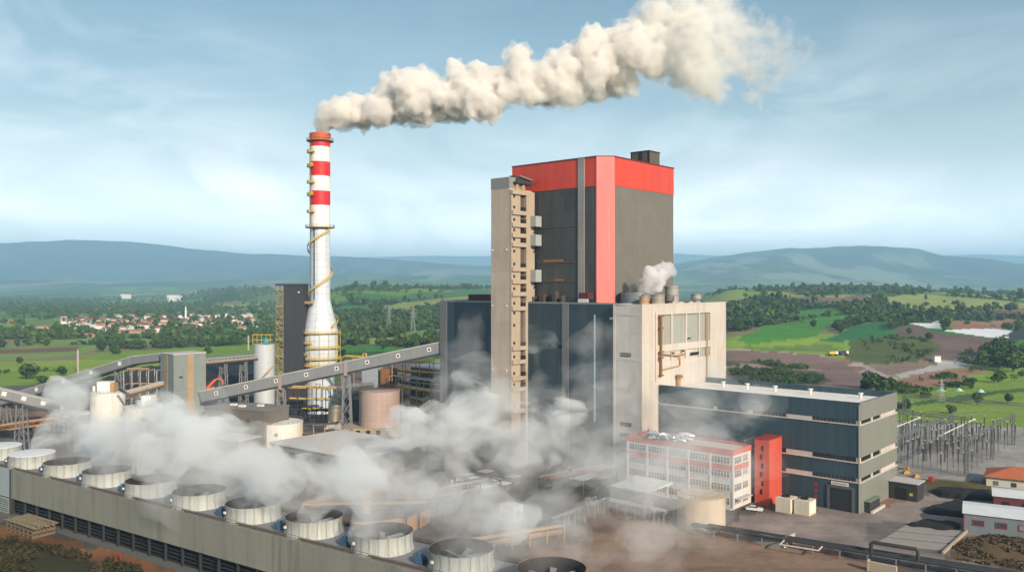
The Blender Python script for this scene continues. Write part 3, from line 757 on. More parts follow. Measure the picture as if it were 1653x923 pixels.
# ================================================================ boiler house
def boiler_house():
    r = thing('boiler_house', 'huge charcoal boiler house with red top band and pink-red corner', 'boiler house', pq(-162.4, 237), ROT)
    MB().box(-86.4,0,0,62,0,58.6).build('lower_wall', CLAD, r)
    (MB().box(-86.5,.05,-.12,.2,58.6,59.2).box(-86.5,-86.1,.2,62.1,58.6,59.2)).build('coping', STEEL, r)
    for a, b in ((-86.5,-82.6),(-23.4,-20.5)):
        MB().box(a,b,-.3,-.003,0,58.55).build('vertical_panel', M('strip_panel', (.155,.155,.16), .5, 0, .1, .2, seam=(.8,2.2), seamdark=.2), r)
    MB().box(-9.4,-8.9,-.35,-.003,18,55).build('downpipe', M('pale_blue_pipe', (.26,.37,.43), .5), r)
    U = [(-51.6,5),(-11.9,5),(-7.6,9.2),(-7.6,49.8),(-51.6,49.8)]
    def off(poly, d):
        cx = sum(p[0] for p in poly)/len(poly); cy = sum(p[1] for p in poly)/len(poly)
        return [(x+d*(1 if x > cx else -1), y+d*(1 if y > cy else -1)) for x, y in poly]
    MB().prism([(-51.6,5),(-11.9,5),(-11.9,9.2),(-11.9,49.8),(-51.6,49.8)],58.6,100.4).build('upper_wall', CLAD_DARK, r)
    MB().prism([(-11.88,8.95),(-7.6,9.2),(-7.6,49.8),(-11.88,49.8)],58.6,100.4).build('side_wall', CLAD_LIT, r)
    MB().prism([(-51.75,4.85),(-11.95,4.85),(-11.95,49.9),(-51.75,49.9)],100.4,110.6).build('red_band', RED, r)
    MB().prism([(-11.93,9.0),(-7.45,9.25),(-7.45,49.95),(-11.93,49.95)],100.4,110.55).build('red_band', RED, r)
    MB().prism([(-12.1,4.7),(-11.7,4.7),(-7.3,9.0),(-7.3,9.4),(-12.1,9.4)],58.6,110.62).build('corner_panel', RED_LIT, r)
    MB().prism([(-51.9,4.7),(-11.8,4.6),(-7.2,9.1),(-7.2,50.1),(-51.9,50.1)],110.62,111.0).build('roof_edge', M('dark_red_trim', (.14,.02,.02), .6), r)
    MB().box(-19.9,-17.1,4.5,4.848,58.6,110.7).build('vertical_panel', M('grey_strip', (.30,.29,.28), .55, 0, .15, .1, .6, (.16,.12,.1), .4, seam=(400,2.5), seamdark=.18), r)
    h = MB().box(-17.6,-9.6,35.4,43,111,116).build('rooftop_housing', M('housing', (.10,.085,.065), .7, 0, .3, .4), r)
    (MB().box(-17.8,-9.4,35.2,43.2,116,116.4).box(-17.75,-17.2,35.3,35.8,111,116).box(-10,-9.45,35.25,35.8,111,116).box(-14,-12.6,35.25,35.38,111,116)).build('frame', BLACK, h)
    # girts and landings on the front
    g = MB()
    for z in (66.5,73.5,86.5): g.box(-39,-20.2,4.75,4.99,z,z+.35)
    g.build('girt', M('rusty_girt', (.12,.075,.05), .8, 0, .4, .1), r)
    MB().box(-36,-27,4.7,4.98,73.9,74.7).box(-31,-27,4.69,4.97,66.9,67.5).build('rust_stain_plate', M('rust_plate', (.26,.12,.05), .9, 0, .3, .3), r)
    e = MB()
    for a, b, z in ((-44,-39,2.4),(-36,-34,3.3),(-30,-28.4,4.4),(-26,-25.5,3.0)): e.box(a,b,2.2,4.4,58.6,58.6+z)
    e.build('terrace_plant', M('terrace_plant', (.07,.055,.045), .7), r)
    k = MB().box(-17,-12.9,1.2,4.4,60.5,62.6).build('roof_hatch', M('maroon', (.09,.02,.02), .7), r)
    MB().box(-17.2,-12.7,1.0,1.19,58.9,60.45).build('panel', WHITEC, k)
    u = MB().box(-78.5,-53.5,8,24,58.6,61.6).build('roof_hut', M('maroon', (.09,.02,.02)), r)
    for x, z in ((-53,43.5),(-47.5,42),(-29,43),(-26,43.4),(-24.4,42.6)):
        MB().box(x-.8,x+.8,-.06,.02,z,z+1.3).build('wall_opening', BLACK, r)
    MB().box(-2.6,-1.1,-.5,-.003,53.6,54.3).build('floodlight', WHITEC, r)
boiler_house()
def lift_tower():
    r = thing('lift_tower', 'slender tan concrete lift tower with stacked openings before the boiler house', 'tower', pq(-201.9, 228), ROT)
    MB().box(-10.4,-1.4,0,8.9,0,100.6).build('shaft', CONC, r)
    MB().box(-10.5,-1.35,-.06,9.0,100.6,104.7).build('head_parapet', M('grey_head', (.24,.235,.24), .8, 0, .1, .2), r)
    MB().box(-10.3,-1.4,8.95,12.6,59.3,100.5).build('shaft', CONC, r)
    MB().box(-1.4,0,7.4,8.9,0,59.2).box(-1.4,0,8.0,12.7,59.2,99.9).build('pillar', TOWERC, r)
    MB().box(-1.4,-.35,0,5.0,0,99.6).build('stair_wall', TOWERC, r)
    MB().box(-1.395,-1.3,5.0,7.99,0,99.5).build('recess_wall', M('recess', (.10,.075,.055), .9), r)
    zz = [18.5,26.5,30.5,36.5,41.5,56,61.3,65.8,70.3,79.3,82.7,86.5,91]
    for z in zz: MB().box(-1.25,.35,.1,7.9,z,z+1.5).build('ledge', TOWERC, r)
    MB().box(-1.25,.4,-.1,8.1,98.4,99.9).build('ledge', TOWERC, r)
    allz = sorted(zz+[48,52.5,75,95])
    for i, z in enumerate(allz):
        MB().box(-.4,-.28,1.0,2.0,z+2.2,z+3.2).build('window', BLACK, r)
        if z in zz: MB().box(-.6,.3,5.2,7.3,z+1.51,z+2.9).build('opening', BLACK, r)
    lights = MB()
    for z in (57.5,34,78):
        for x in (-9.6,-2.6): lights.box(x-.25,x+.25,-.35,-.002,z,z+.5)
    lights.build('wall_lamp', WHITEC, r)
    for z0, z1 in ((87,90.9),(79.9,84),(66.5,71)):
        MB().box(.02,2.6,10.2,13.6,z0,z1).build('landing', M('landing', (.34,.38,.36), .6), r)
        MB().beam((0,12,z0-2.5),(2.4,12,z0-.1),.3,.3).build('bracket', DARKST, r)
    c = thing('roof_hoist', 'dark hoist housing with two ochre drums on top of the lift tower', 'hoist', (*pq(-201.9,231), 99.9), ROT)
    b = MB(); b._add([(-4.5,.3,3.2),(.0,.3,3.2),(-.0,8.4,3.2),(-4.5,8.4,3.2),(-4.4,.6,5.8),(-1.8,.6,5.6),(-.4,8.0,4.4),(-3.8,8.0,5.9)],[(0,3,2,1),(4,5,6,7),(0,1,5,4),(1,2,6,5),(2,3,7,6),(3,0,4,7)])
    b.build('housing', DARKST, c)
    MB().beam((-.4,1.5,5.5),(.5,7.6,4.3),.6,.4).build('jib', STEEL, c)
    MB().cyl(.9,.02,2.6,14,(-1.2,.8)).build('drum', RUSTL, c, True)
    MB().cyl(.9,.02,2.6,14,(-1.2,4.2)).build('drum', RUSTL, c, True)
    MB().box(-4.5,.4,-1,9.4,2.6,3.2).build('base_frame', DARKST, c)
lift_tower()

# ================================================================ cream bunker building with pipes
def cream_building():
    r = thing('cream_building', 'tall cream concrete block with recessed grey-green panels and rust streaks', 'building', pq(-151, 235), ROT)
    WH = 58.6
    MB().box(-11.4,-.9,0,58.4,0,WH-.3).build('wall', M('pale_concrete', (.53,.50,.47), .85, 0, .12, .2, .35, (.3,.25,.2), .8, seam=(5.5,9.0), seamdark=.12), r)
    f = MB().box(-.9,0,-.05,9.6,0,WH).box(-.9,0,46.2,58.4,0,WH).box(-.9,0,9.6,46.2,55.2,WH).box(-.9,-.1,9.6,46.2,42.6,45).box(-.9,-.25,9.6,46.2,0,39.3)
    f.build('frame', CREAM, r)
    mu = MB()
    for y in (19.3,29.1,38.4): mu.box(-.9,-.2,y-.5,y+.5,45.0,55.2).box(-.9,-.2,y-.5,y+.5,39.3,42.6)
    mu.build('mullion', CREAM, r)
    ys = [9.6,18.8,19.8,28.6,29.6,37.9,38.9,46.2]
    for i in range(4):
        MB().box(-.895,-.7,ys[2*i],ys[2*i+1],45.0,55.2).build('infill_panel', PANELG, r)
        MB().box(-.895,-.7,ys[2*i],ys[2*i+1],39.3,42.6).build('infill_panel', PANELG if i == 3 else CREAM, r)
    (MB().box(-11.5,.1,-.15,.35,WH,WH+.4).box(-.4,.1,.35,58.5,WH,WH+.4).box(-11.5,-11,.35,58.5,WH,WH+.4)).build('coping', CREAM, r)
    pil = MB(); pil.box(-11.45,-10.6,-.12,-.003,0,WH); pil.box(-10.6,0,-.1,-.002,WH-3.6,WH-2.8)
    pil.box(-10.6,0,-.1,-.002,40.2,41)
    pil.build('pilaster', M('pale_trim', (.52,.49,.46), .8), r)
    for x0, x1, z in ((-8.4,-4.4,41.6),(-8.6,-4.2,18.4),(-8.6,-5,14.8),(-8.4,-5.2,9.5)):
        window('window', r, x0, x1, 0, z, z+1.1, 3, 'x', .05, DARKST)
    p = MB().path([(.35,11.2,54.5),(.35,11.2,34.5)], .45, 8).build('pipe', RUSTY, r, True)
    for z in (54.4,50.5,42.5,40.5,34.5): MB().box(0,.8,10.3,12.4,z,z+.5).build('clamp', RUSTY, p)
    q = MB().path([(.5,22.5,33),(.5,22.5,27),(.5,24.2,26)], .9, 10).build('duct', RUSTL, r, True)
    MB().cyl(1.4,33,34,12,(.6,22.5)).cyl(1.1,29.5,30.1,12,(.6,22.5)).build('flange', RUSTY, q, True)
    MB().path([(.5,24,26),(1.2,24.3,22.5),(1.2,23,19)], .7, 8).build('duct', RUSTY, r, True)
    MB().path([(.6,20,23.4),(.6,44,24.5),(.6,46,26.2)], .4, 8).build('pipe', RUSTY, r, True)
    MB().path([(.4,38,25.3),(.4,41,27),(.4,44,26)], .3, 8).build('pipe', RUSTY, r, True)
    MB().path([(.15,12.3,42),(.15,22.3,40.8),(.15,28,41.2)], .3, 6).path([(.15,12.3,36.5),(.15,24,37.2),(.15,24,40.5)], .25, 6).build('pipe', RUSTL, r, True)
    MB().path([(.2,43.6,55),(.2,43.6,25)], .28, 6).build('pipe', RUSTL, r, True)
    MB().path([(.2,8.2,56),(.2,8.2,33)], .18, 6).build('pipe', M('pale_pipe', (.62,.45,.3), .7), r, True)
    for y, z in ((19.4,41.6),(26,41.9),(30.5,46.2)): MB().cyl(.5,0,.5,10).build('valve', DARKST, r, True, (.2,y,z))
    MB().box(-.1,.12,32,37.5,40.3,41.3).build('opening', BLACK, r)
cream_building()
# roof vessels
def vessel(label, name, p, q, z, rad, h, mat, tapered=False, parts=()):
    r = thing(name, label, 'tank' if 'tank' in name else 'vent', (*pq(p,q), z), ROT)
    m = MB()
    if tapered: m.lathe([(0,0),(rad*.55,0),(rad*.6,h*.25),(rad,h*.45),(rad,h),(rad*.9,h),(rad*.9,h*.8),(0,h*.8)], 24)
    else: m.cyl(rad,0,h,24)
    m.build('body', mat, r, True)
    k = MB().rings(rad+.004, rad+.14, h*.86, h*.94, 24).rings(rad+.004, rad+.12, h*.45, h*.5, 24); k.build('hoop', STEEL, r, True)
    return r
vessel('broad low grey tank at the foot of the pink corner', 'roof_tank', -164.2, 251, 58.6, 5.2, 4.2, M('tank_grey', (.16,.19,.21), .45, .2, .15, .2, seam=(3,0), cyl=5.2), False)
vessel('short rusty silencer beside the broad roof tank', 'roof_vent', -157, 245.5, 58.6, 1.6, 2.8, RUSTL)
vessel('squat tan silencer below the rising steam', 'roof_vent', -157, 254, 58.6, 2.6, 3.4, M('tan_vessel', (.33,.28,.23), .6, .2))
vessel('dark open-mouthed vent between the roof silencers', 'roof_vent', -155.5, 259.5, 58.6, 1.8, 2.9, M('dark_vent', (.13,.11,.09), .6, .2), True)
vessel('tallest grey silencer on the cream building roof', 'roof_vent', -158, 265.5, 58.6, 2.5, 6.4, M('silencer', (.34,.32,.29), .6, .2))
vessel('squat grey silencer standing apart near the back roof edge', 'roof_vent', -157, 281.5, 58.6, 1.9, 3.4, M('silencer', (.34,.32,.29), .6, .2), True)
vessel('rust-brown vent drum behind the tan silencer', 'roof_vent', -159.5, 250, 58.6, 1.7, 3.3, RUSTY)

# ================================================================ chimney
def chimney():
    x, y = -99.0, 433.0
    r = thing('chimney', 'tall red and white banded chimney with flared base and yellow platforms', 'chimney', (x,y,0))
    zz = lambda py: 65+(461.5-py)*.3195
    R = 5.15
    MB().lathe([(7.2,0),(7.2,22),(9.0,27),(9.1,41.7),(5.25,57.5),(R,60)],48).build('flared_base', STACKM, r, True)
    MB().lathe([(R,60),(R,zz(366))],48).build('shaft', STACKM, r, True)
    b = [366,332,309,285,262,238,224,216]
    ms = [STACKW,STACKR,STACKW,STACKR,STACKW,STACKR,STACKO]
    for i in range(7):
        z0, z1 = zz(b[i]), zz(b[i+1])
        pr = [(R,z0),(R,z1)] if i < 6 else [(R+.25,z0),(R+.25,z1),(R-.5,z1),(R-.5,z1-8)]
        MB().lathe(pr,48).build('band', ms[i], r, True)
    def platform(z, rad, a0=0, a1=None, mat=YEL, r0=None):
        m = MB().rings(r0 or R+.05, rad, z-.35, z, 32, (0,0), a0, a1)
        for h in (.55,1.15): m.rings(rad-.12, rad, z+h-.06, z+h+.06, 32, (0,0), a0, a1)
        k = 20; e = 2*math.pi if a1 is None else a1-a0
        for i in range(k+1):
            a = a0+e*i/k; m.tube((rad*math.cos(a)*.99,rad*math.sin(a)*.99,z),(rad*math.cos(a)*.99,rad*math.sin(a)*.99,z+1.2),.06,4)
        return m.build('platform', mat, r)
    dk = M('platform_steel', (.30,.23,.09), .7, .1, .2, .5)
    platform(zz(227.5), R+1.7, mat=dk); platform(zz(367), R+2.3, mat=dk)
    for py in (247,270,296,316,343):
        platform(zz(py), R+1.5, 3.3, 4.4)
    ld = MB()
    for aa in (3.75,3.95):
        ld.tube((math.cos(aa)*(R+.5),math.sin(aa)*(R+.5),zz(366)),(math.cos(aa)*(R+.5),math.sin(aa)*(R+.5),zz(226)),.1,5)
    for i in range(70):
        z = zz(366)+i*.62
        ld.beam((math.cos(3.75)*(R+.5),math.sin(3.75)*(R+.5),z),(math.cos(3.95)*(R+.5),math.sin(3.95)*(R+.5),z),.08,.08)
    ld.build('ladder', RUSTL, r)
    for py in (272,318): MB().box(-.9,.9,-.6,.6,0,2.2).build('cabinet', YEL, r, False, (math.cos(4.0)*(R+.8),math.sin(4.0)*(R+.8),zz(py)+.1), 4.0+math.pi/2)
    # helical stair with balustrade
    st = MB(); n = 150; z0, z1 = 44, zz(370); turns = 2.05
    a_end = 5.9
    for i in range(n):
        f0, f1 = i/n, (i+1)/n
        za, zb = z0+(z1-z0)*f0, z0+(z1-z0)*f1
        aa, ab = a_end-turns*2*math.pi*(1-f0)+.0, a_end-turns*2*math.pi*(1-f1)
        rb = lambda z: (9.1+(5.25-9.1)*(z-41.7)/15.8 if z < 57.5 else R)+.05
        for ro, zo, hh in ((.1,0,.4),(1.25,.1,.75)):
            st.beam(((rb(za)+ro)*math.cos(aa),(rb(za)+ro)*math.sin(aa),za+zo),((rb(zb)+ro)*math.cos(ab),(rb(zb)+ro)*math.sin(ab),zb+zo),.22,hh)
        st.beam(((rb(za)+1.3)*math.cos(aa),(rb(za)+1.3)*math.sin(aa),za+1.1),((rb(zb)+1.3)*math.cos(ab),(rb(zb)+1.3)*math.sin(ab),zb+1.1),.1,.12)
        am = (aa+ab)/2; zm = (za+zb)/2
        st._add([((rb(zm)+.1)*math.cos(aa),(rb(zm)+.1)*math.sin(aa),zm),((rb(zm)+1.25)*math.cos(aa),(rb(zm)+1.25)*math.sin(aa),zm),((rb(zm)+1.25)*math.cos(ab),(rb(zm)+1.25)*math.sin(ab),zm),((rb(zm)+.1)*math.cos(ab),(rb(zm)+.1)*math.sin(ab),zm)],[(0,1,2,3)])
        if i % 3 == 0: st.beam(((rb(zm)+1.28)*math.cos(am),(rb(zm)+1.28)*math.sin(am),zm),((rb(zm)+1.28)*math.cos(am),(rb(zm)+1.28)*math.sin(am),zm+1.1),.1,.1)
    st.build('spiral_stair', M('stair_paint', (.58,.44,.16), .7, 0, .2, .4), r)
    cr = MB()
    for a in (4.35,): cr.box(-.25,.25,-.12,.12,0,zz(368)-58)
    cr.build('cable_tray', DARKST, r, False, (math.cos(4.35)*(R+.15),math.sin(4.35)*(R+.15),58), 4.35+math.pi/2)
    for z, a0, a1 in ((41.2,3.0,6.4),(36,3.1,4.5),(33.6,4.3,6.3),(30,3.1,4.2),(28,4.2,6.4),(24.5,3.1,6.4)):
        platform(z, 10.6 if z > 26 else 10, a0, a1, r0=9.15 if z > 27.5 else 8.0)
    lg = MB()
    for a in np.linspace(3.1,6.3,8): lg.tube((10.4*math.cos(a),10.4*math.sin(a),22),(10.4*math.cos(a),10.4*math.sin(a),41),.12,5)
    lg.build('platform_post', YEL, r)
chimney()

# ================================================================ stair-clad dark tower by the chimney
def dark_tower():
    r = thing('silo_tower', 'dark charcoal rectangular tower with open stairs beside the chimney', 'tower', (*dpt(458,664,425)[:2],0), -.12)
    w = 10.2
    MB().box(0,w,0,7,0,65.2).build('wall', M('tower_sheet', (.042,.042,.048), .55, 0, .12, .1, .3, (.10,.08,.07), .5, seam=(1.1,8.0), seamdark=.15), r)
    MB().box(-4.4,w+.15,-.2,7.2,65.2,66.1).build('roof', DARKST, r)
    lg = MB()
    for x, y in ((-4.0,0),(-4.0,5),(-.25,0)): lg.box(x-.18,x+.18,y-.18,y+.18,0,65.2)
    lg.build('stair_post', STEEL, r)
    n = 22
    for i in range(n):
        z = 4+i*2.8
        MB().box(-4.1,-.05,-.6,5.4,z,z+.18).box(-4.1,-.05,-.65,-.6,z+.5,z+.6).box(-4.1,-.05,-.65,-.6,z+1.05,z+1.15).build('landing', RUSTL if i % 3 else YEL, r)
    fl = MB()
    for i in range(n-1):
        z = 4+i*2.8
        if i % 2: fl.beam((-3.8,-.3,z+.2),(-.5,-.3,z+2.8),1.0,.25)
        else: fl.beam((-.5,-.3,z+.2),(-3.8,-.3,z+2.8),1.0,.25)
    fl.build('stair_flight', M('stair_steel', (.34,.27,.15), .7, .1, .25, .4), r)
    MB().box(w-2.6,w-1.8,-.4,-.003,61.5,62.2).build('floodlight', WHITEC, r)
    MB().box(w+.02,w+4.4,2,3.4,56,57.2).build('bridge', RUSTL, r)
dark_tower()

def round_tank(name, label, px, base_y, rpx, topy, mat, cone=.08, extra=None, depth=None, n=48):
    X, Y = gpt(px, base_y) if depth is None else dpt(px, 0, depth)[:2]
    rad = rpx/F*Y; z = H-(topy-CY)/F*Y
    r = thing(name, label, 'silo' if 'silo' in name else 'tank', (X,Y,0))
    MB().cyl(rad,0,z,n).build('shell', mat, r, True)
    MB().lathe([(rad+.12,z),(rad+.12,z+.25),(0,z+.25+rad*cone)],n).build('roof', ROOFW if 'white' in label else mat, r, True)
    k = MB()
    for i in range(28):
        a = 2*math.pi*i/28; k.tube((rad*math.cos(a),rad*math.sin(a),z+.2),(rad*math.cos(a),rad*math.sin(a),z+1.3),.05,4)
    k.rings(rad-.06, rad+.04, z+1.25, z+1.35, n)
    k.build('railing', RUSTL if 'beige' in label else STEEL, r)
    return r, rad, z
t, rad, z = round_tank('white_silo', 'taller white silo with box on its roof left of the transfer tower', 174, 752, 26, 634, WTANK)
MB().box(-3,1.6,-2,2,z+.6,z+4.2).build('head_house', WHITEC, t); MB().box(1.7,3,-1.5,1.5,z+.6,z+3.6).build('filter', RUSTL, t); MB().tube((-4.5,-1,z+.5),(-4.5,-1,z+2.6),.5,8).build('vent', WHITEC, t)
t, rad, z = round_tank('white_silo', 'shorter white silo with a white filter box close to the transfer tower', 232, 760, 30, 656, WTANK)
MB().box(0,3.4,-2,2,z+.6,z+4.0).build('head_house', WHITEC, t); MB().path([(0,-1,z+2),(-5,-1,z+4.4),(-8.5,0,z+6)],.5,8).build('duct', DARKST, t, True); MB().tube((-1,-1.5,z+.8),(-1,-1.5,z+2.6),1.1,10).build('filter', GALV, t, True)
t, rad, z = round_tank('white_tank', 'low white tank with flat roof in front of the chimney', 449.5, 716, 38.5, 681, WTANK, .03)
MB().path([(-4,-rad-.2,.2),(-4,-rad-.2,z*.7),(-3.2,-rad-.1,z*.8)],.35,8).build('pipe', DARKST, t, True); MB().box(1.2,2.4,-rad-.15,-rad+.6,z*.55,z*.65).build('nozzle', STEEL, t)
t, rad, z = round_tank('beige_tank', 'tall beige-pink tank below the inclined conveyor', 612.5, 697, 32.5, 630, BEIGE, .02)
m = MB().box(-rad-6,rad+2,-rad-1.2,rad,0,3.2); m.build('plinth', TOWERC, t)
for i in range(5): MB().box(-rad-4+i*4.4,-rad-2.2+i*4.4,-rad-1.3,-rad-1.19,.6,2.4).build('opening', BLACK, t)
t, rad, z = round_tank('silo', 'pale blue-grey silo next to the charcoal stair tower', 426.5, 0, 16.5, 556, M('blue_grey_silo', (.50,.54,.57), .5, .1, .08, .2, .3, (.3,.28,.25), .5), .1, depth=422)
MB().path([(-5.2,-1.5,14),(-2.5,-5.2,16.5),(3,-4.8,22),(5,-2,25)],.5,6).build('stair', RUSTL, t)
y_ = MB()
for i in range(5): y_.box(-5+i*2.2,-4.8+i*2.2,-3,-2.8,z,z+5)
y_.box(-5,5,-3.1,-2.7,z+5,z+5.3).box(-5,5,-3.1,-2.7,z+2.4,z+2.7); y_.build('hoist_frame', YEL, t)
MB().cyl(1.6,z+.8,z+3.2,12,(1.5,-2)).build('filter', M('teal', (.03,.30,.36), .5), t, True)
# part-hidden lit tank in the steam
t, rad, z = round_tank('round_tank', 'beige round tank half lost in steam before the office', 1132, 849, 38, 799, M('cream_tank', (.56,.47,.36), .75, 0, .1, .2, .4, (.35,.25,.15), .6, seam=(4,0), cyl=7, seamdark=.15), .02)

# ================================================================ transfer tower and conveyors
def transfer_tower():
    r = thing('transfer_tower', 'square grey-green transfer tower with tan vertical stripe', 'tower', pq(-332.8,166), ROT)
    m = M('transfer_cladding', (.20,.235,.225), .5, 0, .1, .1, .3, (.3,.26,.2), .4, seam=(1.1,9.0), seamdark=.12, panelvar=.05)
    MB().box(-11.4,0,0,14,0,36.6).build('wall', m, r)
    MB().box(-11.6,.2,-.2,14.2,36.6,37.1).build('roof', ROOFG, r)
    MB().box(.002,.12,6.0,8.6,0,36.4).build('stripe', M('tan_stripe', (.36,.255,.15), .7, 0, .15, .4, seam=(400,.7), seamdark=.2), r)
    MB().box(-7.6,-5.2,-.12,-.002,0,36.4).build('stripe', M('tan_stripe', (.36,.255,.15)), r)
    MB().box(.002,.14,2.4,3.8,27,27.6).build('vent', BLACK, r)
    MB().box(-.06,.14,13.8,14.06,0,36.5).build('corner_trim', RUSTL, r)
transfer_tower()
def gallery(label, a, b, w, h, ports=0, mat=None, trestles=(), portmat=None, belly=True):
    """closed conveyor gallery from a to b (centre of floor)"""
    a = Vector(a); b = Vector(b); d = b-a; L = d.length
    r = thing('conveyor_gallery', label, 'conveyor', tuple(a))
    yaw = math.atan2(d.y, d.x); pitch = math.atan2(d.z, math.hypot(d.x,d.y))
    Mx = Matrix.Rotation(yaw,4,'Z') @ Matrix.Rotation(-pitch,4,'Y')
    MB().box(0,L,-w/2,w/2,.4,h).xf(Mx).build('housing', mat or GALLERY, r)
    MB().box(-.1,L+.1,-w/2-.15,w/2+.15,h,h+.3).xf(Mx).build('roof', ROOFG, r)
    if belly: MB().box(0,L,-w/2-.1,w/2+.1,-.4,.398).xf(Mx).build('truss_floor', DARKST, r)
    for i in range(ports):
        s = L*(i+.55)/ports
        q = MB().box(s-.8,s+.8,-w/2-.14,-w/2-.002,h*.42,h*.42+1.6).xf(Mx).build('port_frame', WHITEC, r)
        if portmat is None: MB().box(s-.42,s+.42,-w/2-.18,-w/2-.141,h*.42+.38,h*.42+1.22).xf(Mx).build('port', BLACK, q)
    for f in trestles:
        p = a + d*f; hh = p.z-.4
        m = MB()
        for sx in (-1,1):
            for sy in (-1,1):
                m.beam((d.x*f+sx*1.4+sx*.8, d.y*f+sy*1.6, -a.z),(d.x*f+sx*1.1, d.y*f+sy*1.3, d.z*f-.4),.4,.4)
        k = max(2,int(hh/5))
        for j in range(k):
            z0 = -a.z+hh*j/k; z1 = -a.z+hh*(j+1)/k
            for sy in (-1,1):
                m.beam((d.x*f-1.8,d.y*f+sy*1.5,z0),(d.x*f+1.8,d.y*f+sy*1.5,z1),.2,.2); m.beam((d.x*f+1.8,d.y*f+sy*1.5,z0),(d.x*f-1.8,d.y*f+sy*1.5,z1),.2,.2)
        m.build('trestle', STEEL, r)
    return r
a = pq(-332.3,178.6); b = pq(-249.2,240)
g = gallery('long grey inclined conveyor gallery with square ports rising to the boiler house', (a[0],a[1],16.0), (b[0],b[1],37.6), 3.6, 4.6, 8, None, (.33,.6))
gd = Vector((b[0]-a[0],b[1]-a[1],21.6)); 
for f in (.33,.6):
    MB().box(-.7,.7,-2.2,2.2,-1,5.3).build('expansion_collar', M('collar', (.30,.24,.22), .7), g, False, tuple(gd*f), math.atan2(gd.y,gd.x))
p0 = dpt(-40,668,392); p1 = dpt(221,588,362); p2 = dpt(262,583,357)
gallery('long left conveyor gallery with white port panels climbing to the transfer tower', p0, p1, 3.6, 3.6, 6, None, (.2,.55,.9), portmat=1)
gallery('short level conveyor head section entering the transfer tower', p1, p2, 3.4, 3.4, 0, GALLERY)
p0 = dpt(-45,632,318); p1 = dpt(112,669,330)
gallery('lower left conveyor gallery sloping down to the small pale hopper house', p0, p1, 3.8, 3.6, 5, None, (.5,), portmat=1)
h_ = thing('hopper_house', 'small pale flat-roofed hopper house at the foot of the left conveyor', 'building', (*dpt(128,690,333)[:2],0), ROT)
MB().box(-4,4,-3.5,4,0,14.3).build('wall', GALLERY, h_); MB().box(-4.4,4.4,-3.9,4.4,14.3,14.8).build('roof', ROOFW, h_)
p0 = dpt(330,588,372); p1 = dpt(412,580,412)
r = gallery('level ochre pipe conveyor bridge between transfer tower and silo', p0, p1, 3.0, 1.0, 0, RUSTL, (.35,.75), belly=True)
dd = Vector(p1)-Vector(p0)
m = MB()
for k in range(3): m.path([(0,-.9+k*.9,2.2),(dd.x,dd.y-.9+k*.9,dd.z+2.2)],.42,8)
m.build('pipe', GALV, r, True)
m = MB()
for i in range(14): m.box(dd.x*i/13-.12,dd.x*i/13+.12,dd.y*i/13-1.6,dd.y*i/13-1.45,dd.z*i/13+.4,dd.z*i/13+1.9)
m.build('bracket', WHITEC, r)
p0 = dpt(196,640,306); p1 = dpt(262,622,318)
gallery('ochre open belt bridge between the white silo and transfer tower', p0, p1, 2.6, 1.3, 0, RUSTL, (), belly=True)

# ================================================================ steelwork, ducts, racks
def pipe_rack(label, a, b, h, w, levels, npipes, seed, mats=None, bays=None, name='pipe_rack', prad=(.18,.5)):
    """steel portal frames carrying pipes between two ground points"""
    a = Vector((a[0],a[1],0)); b = Vector((b[0],b[1],0)); d = b-a; L = d.length
    r = thing(name, label, 'pipe rack', tuple(a), math.atan2(d.y,d.x))
    rg = random.Random(seed); bays = bays or max(2,int(L/6))
    m = MB()
    for i in range(bays+1):
        x = L*i/bays
        for y in (-w/2, w/2): m.box(x-.15,x+.15,y-.15,y+.15,0,h)
        for l in range(levels):
            z = h*(l+1)/levels; m.box(x-.12,x+.12,-w/2-.3,w/2+.3,z-.3,z)
    m.build('frame', (mats or (RUSTL,))[0], r)
    pm = (mats or (RUSTL,GALV,RUSTY,DARKST))
    for i in range(npipes):
        l = rg.randrange(levels); z = h*(l+1)/levels; y = rg.uniform(-w/2+.2,w/2-.2); rr = rg.uniform(*prad)
        x0 = 0 if rg.random() < .6 else L*rg.uniform(.05,.35); x1 = L if rg.random() < .6 else L*rg.uniform(.6,.95)
        pts = [(x0,y,z+rr)]
        if rg.random() < .4:
            xm = rg.uniform(x0+.2*(x1-x0),x1-.2*(x1-x0)); k = rg.uniform(.8,2.0)
            pts += [(xm,y,z+rr),(xm,y,z+rr+k),(xm+2,y,z+rr+k),(xm+2,y,z+rr)]
        pts.append((x1,y,z+rr))
        MB().path(pts, rr, 8).build('pipe', pm[1+rg.randrange(len(pm)-1)], r, True)
    return r
FS = (RUSTL, RUSTY, DARKST, GALV, YEL)
pipe_rack('tall ochre pipe rack behind the beige tank', dpt(560,0,405)[:2], dpt(708,0,372)[:2], 31, 7, 6, 14, 1, FS, 7)
pipe_rack('brown steel frame of pipes under the inclined conveyor', dpt(640,0,385)[:2], dpt(708,0,362)[:2], 24, 8, 5, 16, 2, FS, 6)
pipe_rack('low pipe bridge between white tank and beige tank', dpt(488,0,348)[:2], dpt(560,0,352)[:2], 7, 4, 2, 7, 3, (RUSTL,RUSTL,DARKST,RUSTY), 4)
pipe_rack('brown steelwork below the conveyor head by the transfer tower', dpt(205,0,352)[:2], dpt(258,0,352)[:2], 30, 6, 5, 8, 4, (M('pale_post',(.40,.36,.32),.8),RUSTL,RUSTY,YEL), 4)
pipe_rack('dark pipe frame around the chimney foot', dpt(470,0,405)[:2], dpt(575,0,400)[:2], 16, 6, 3, 10, 5, (DARKST,GALV,DARKST,RUSTY,YEL), 7)
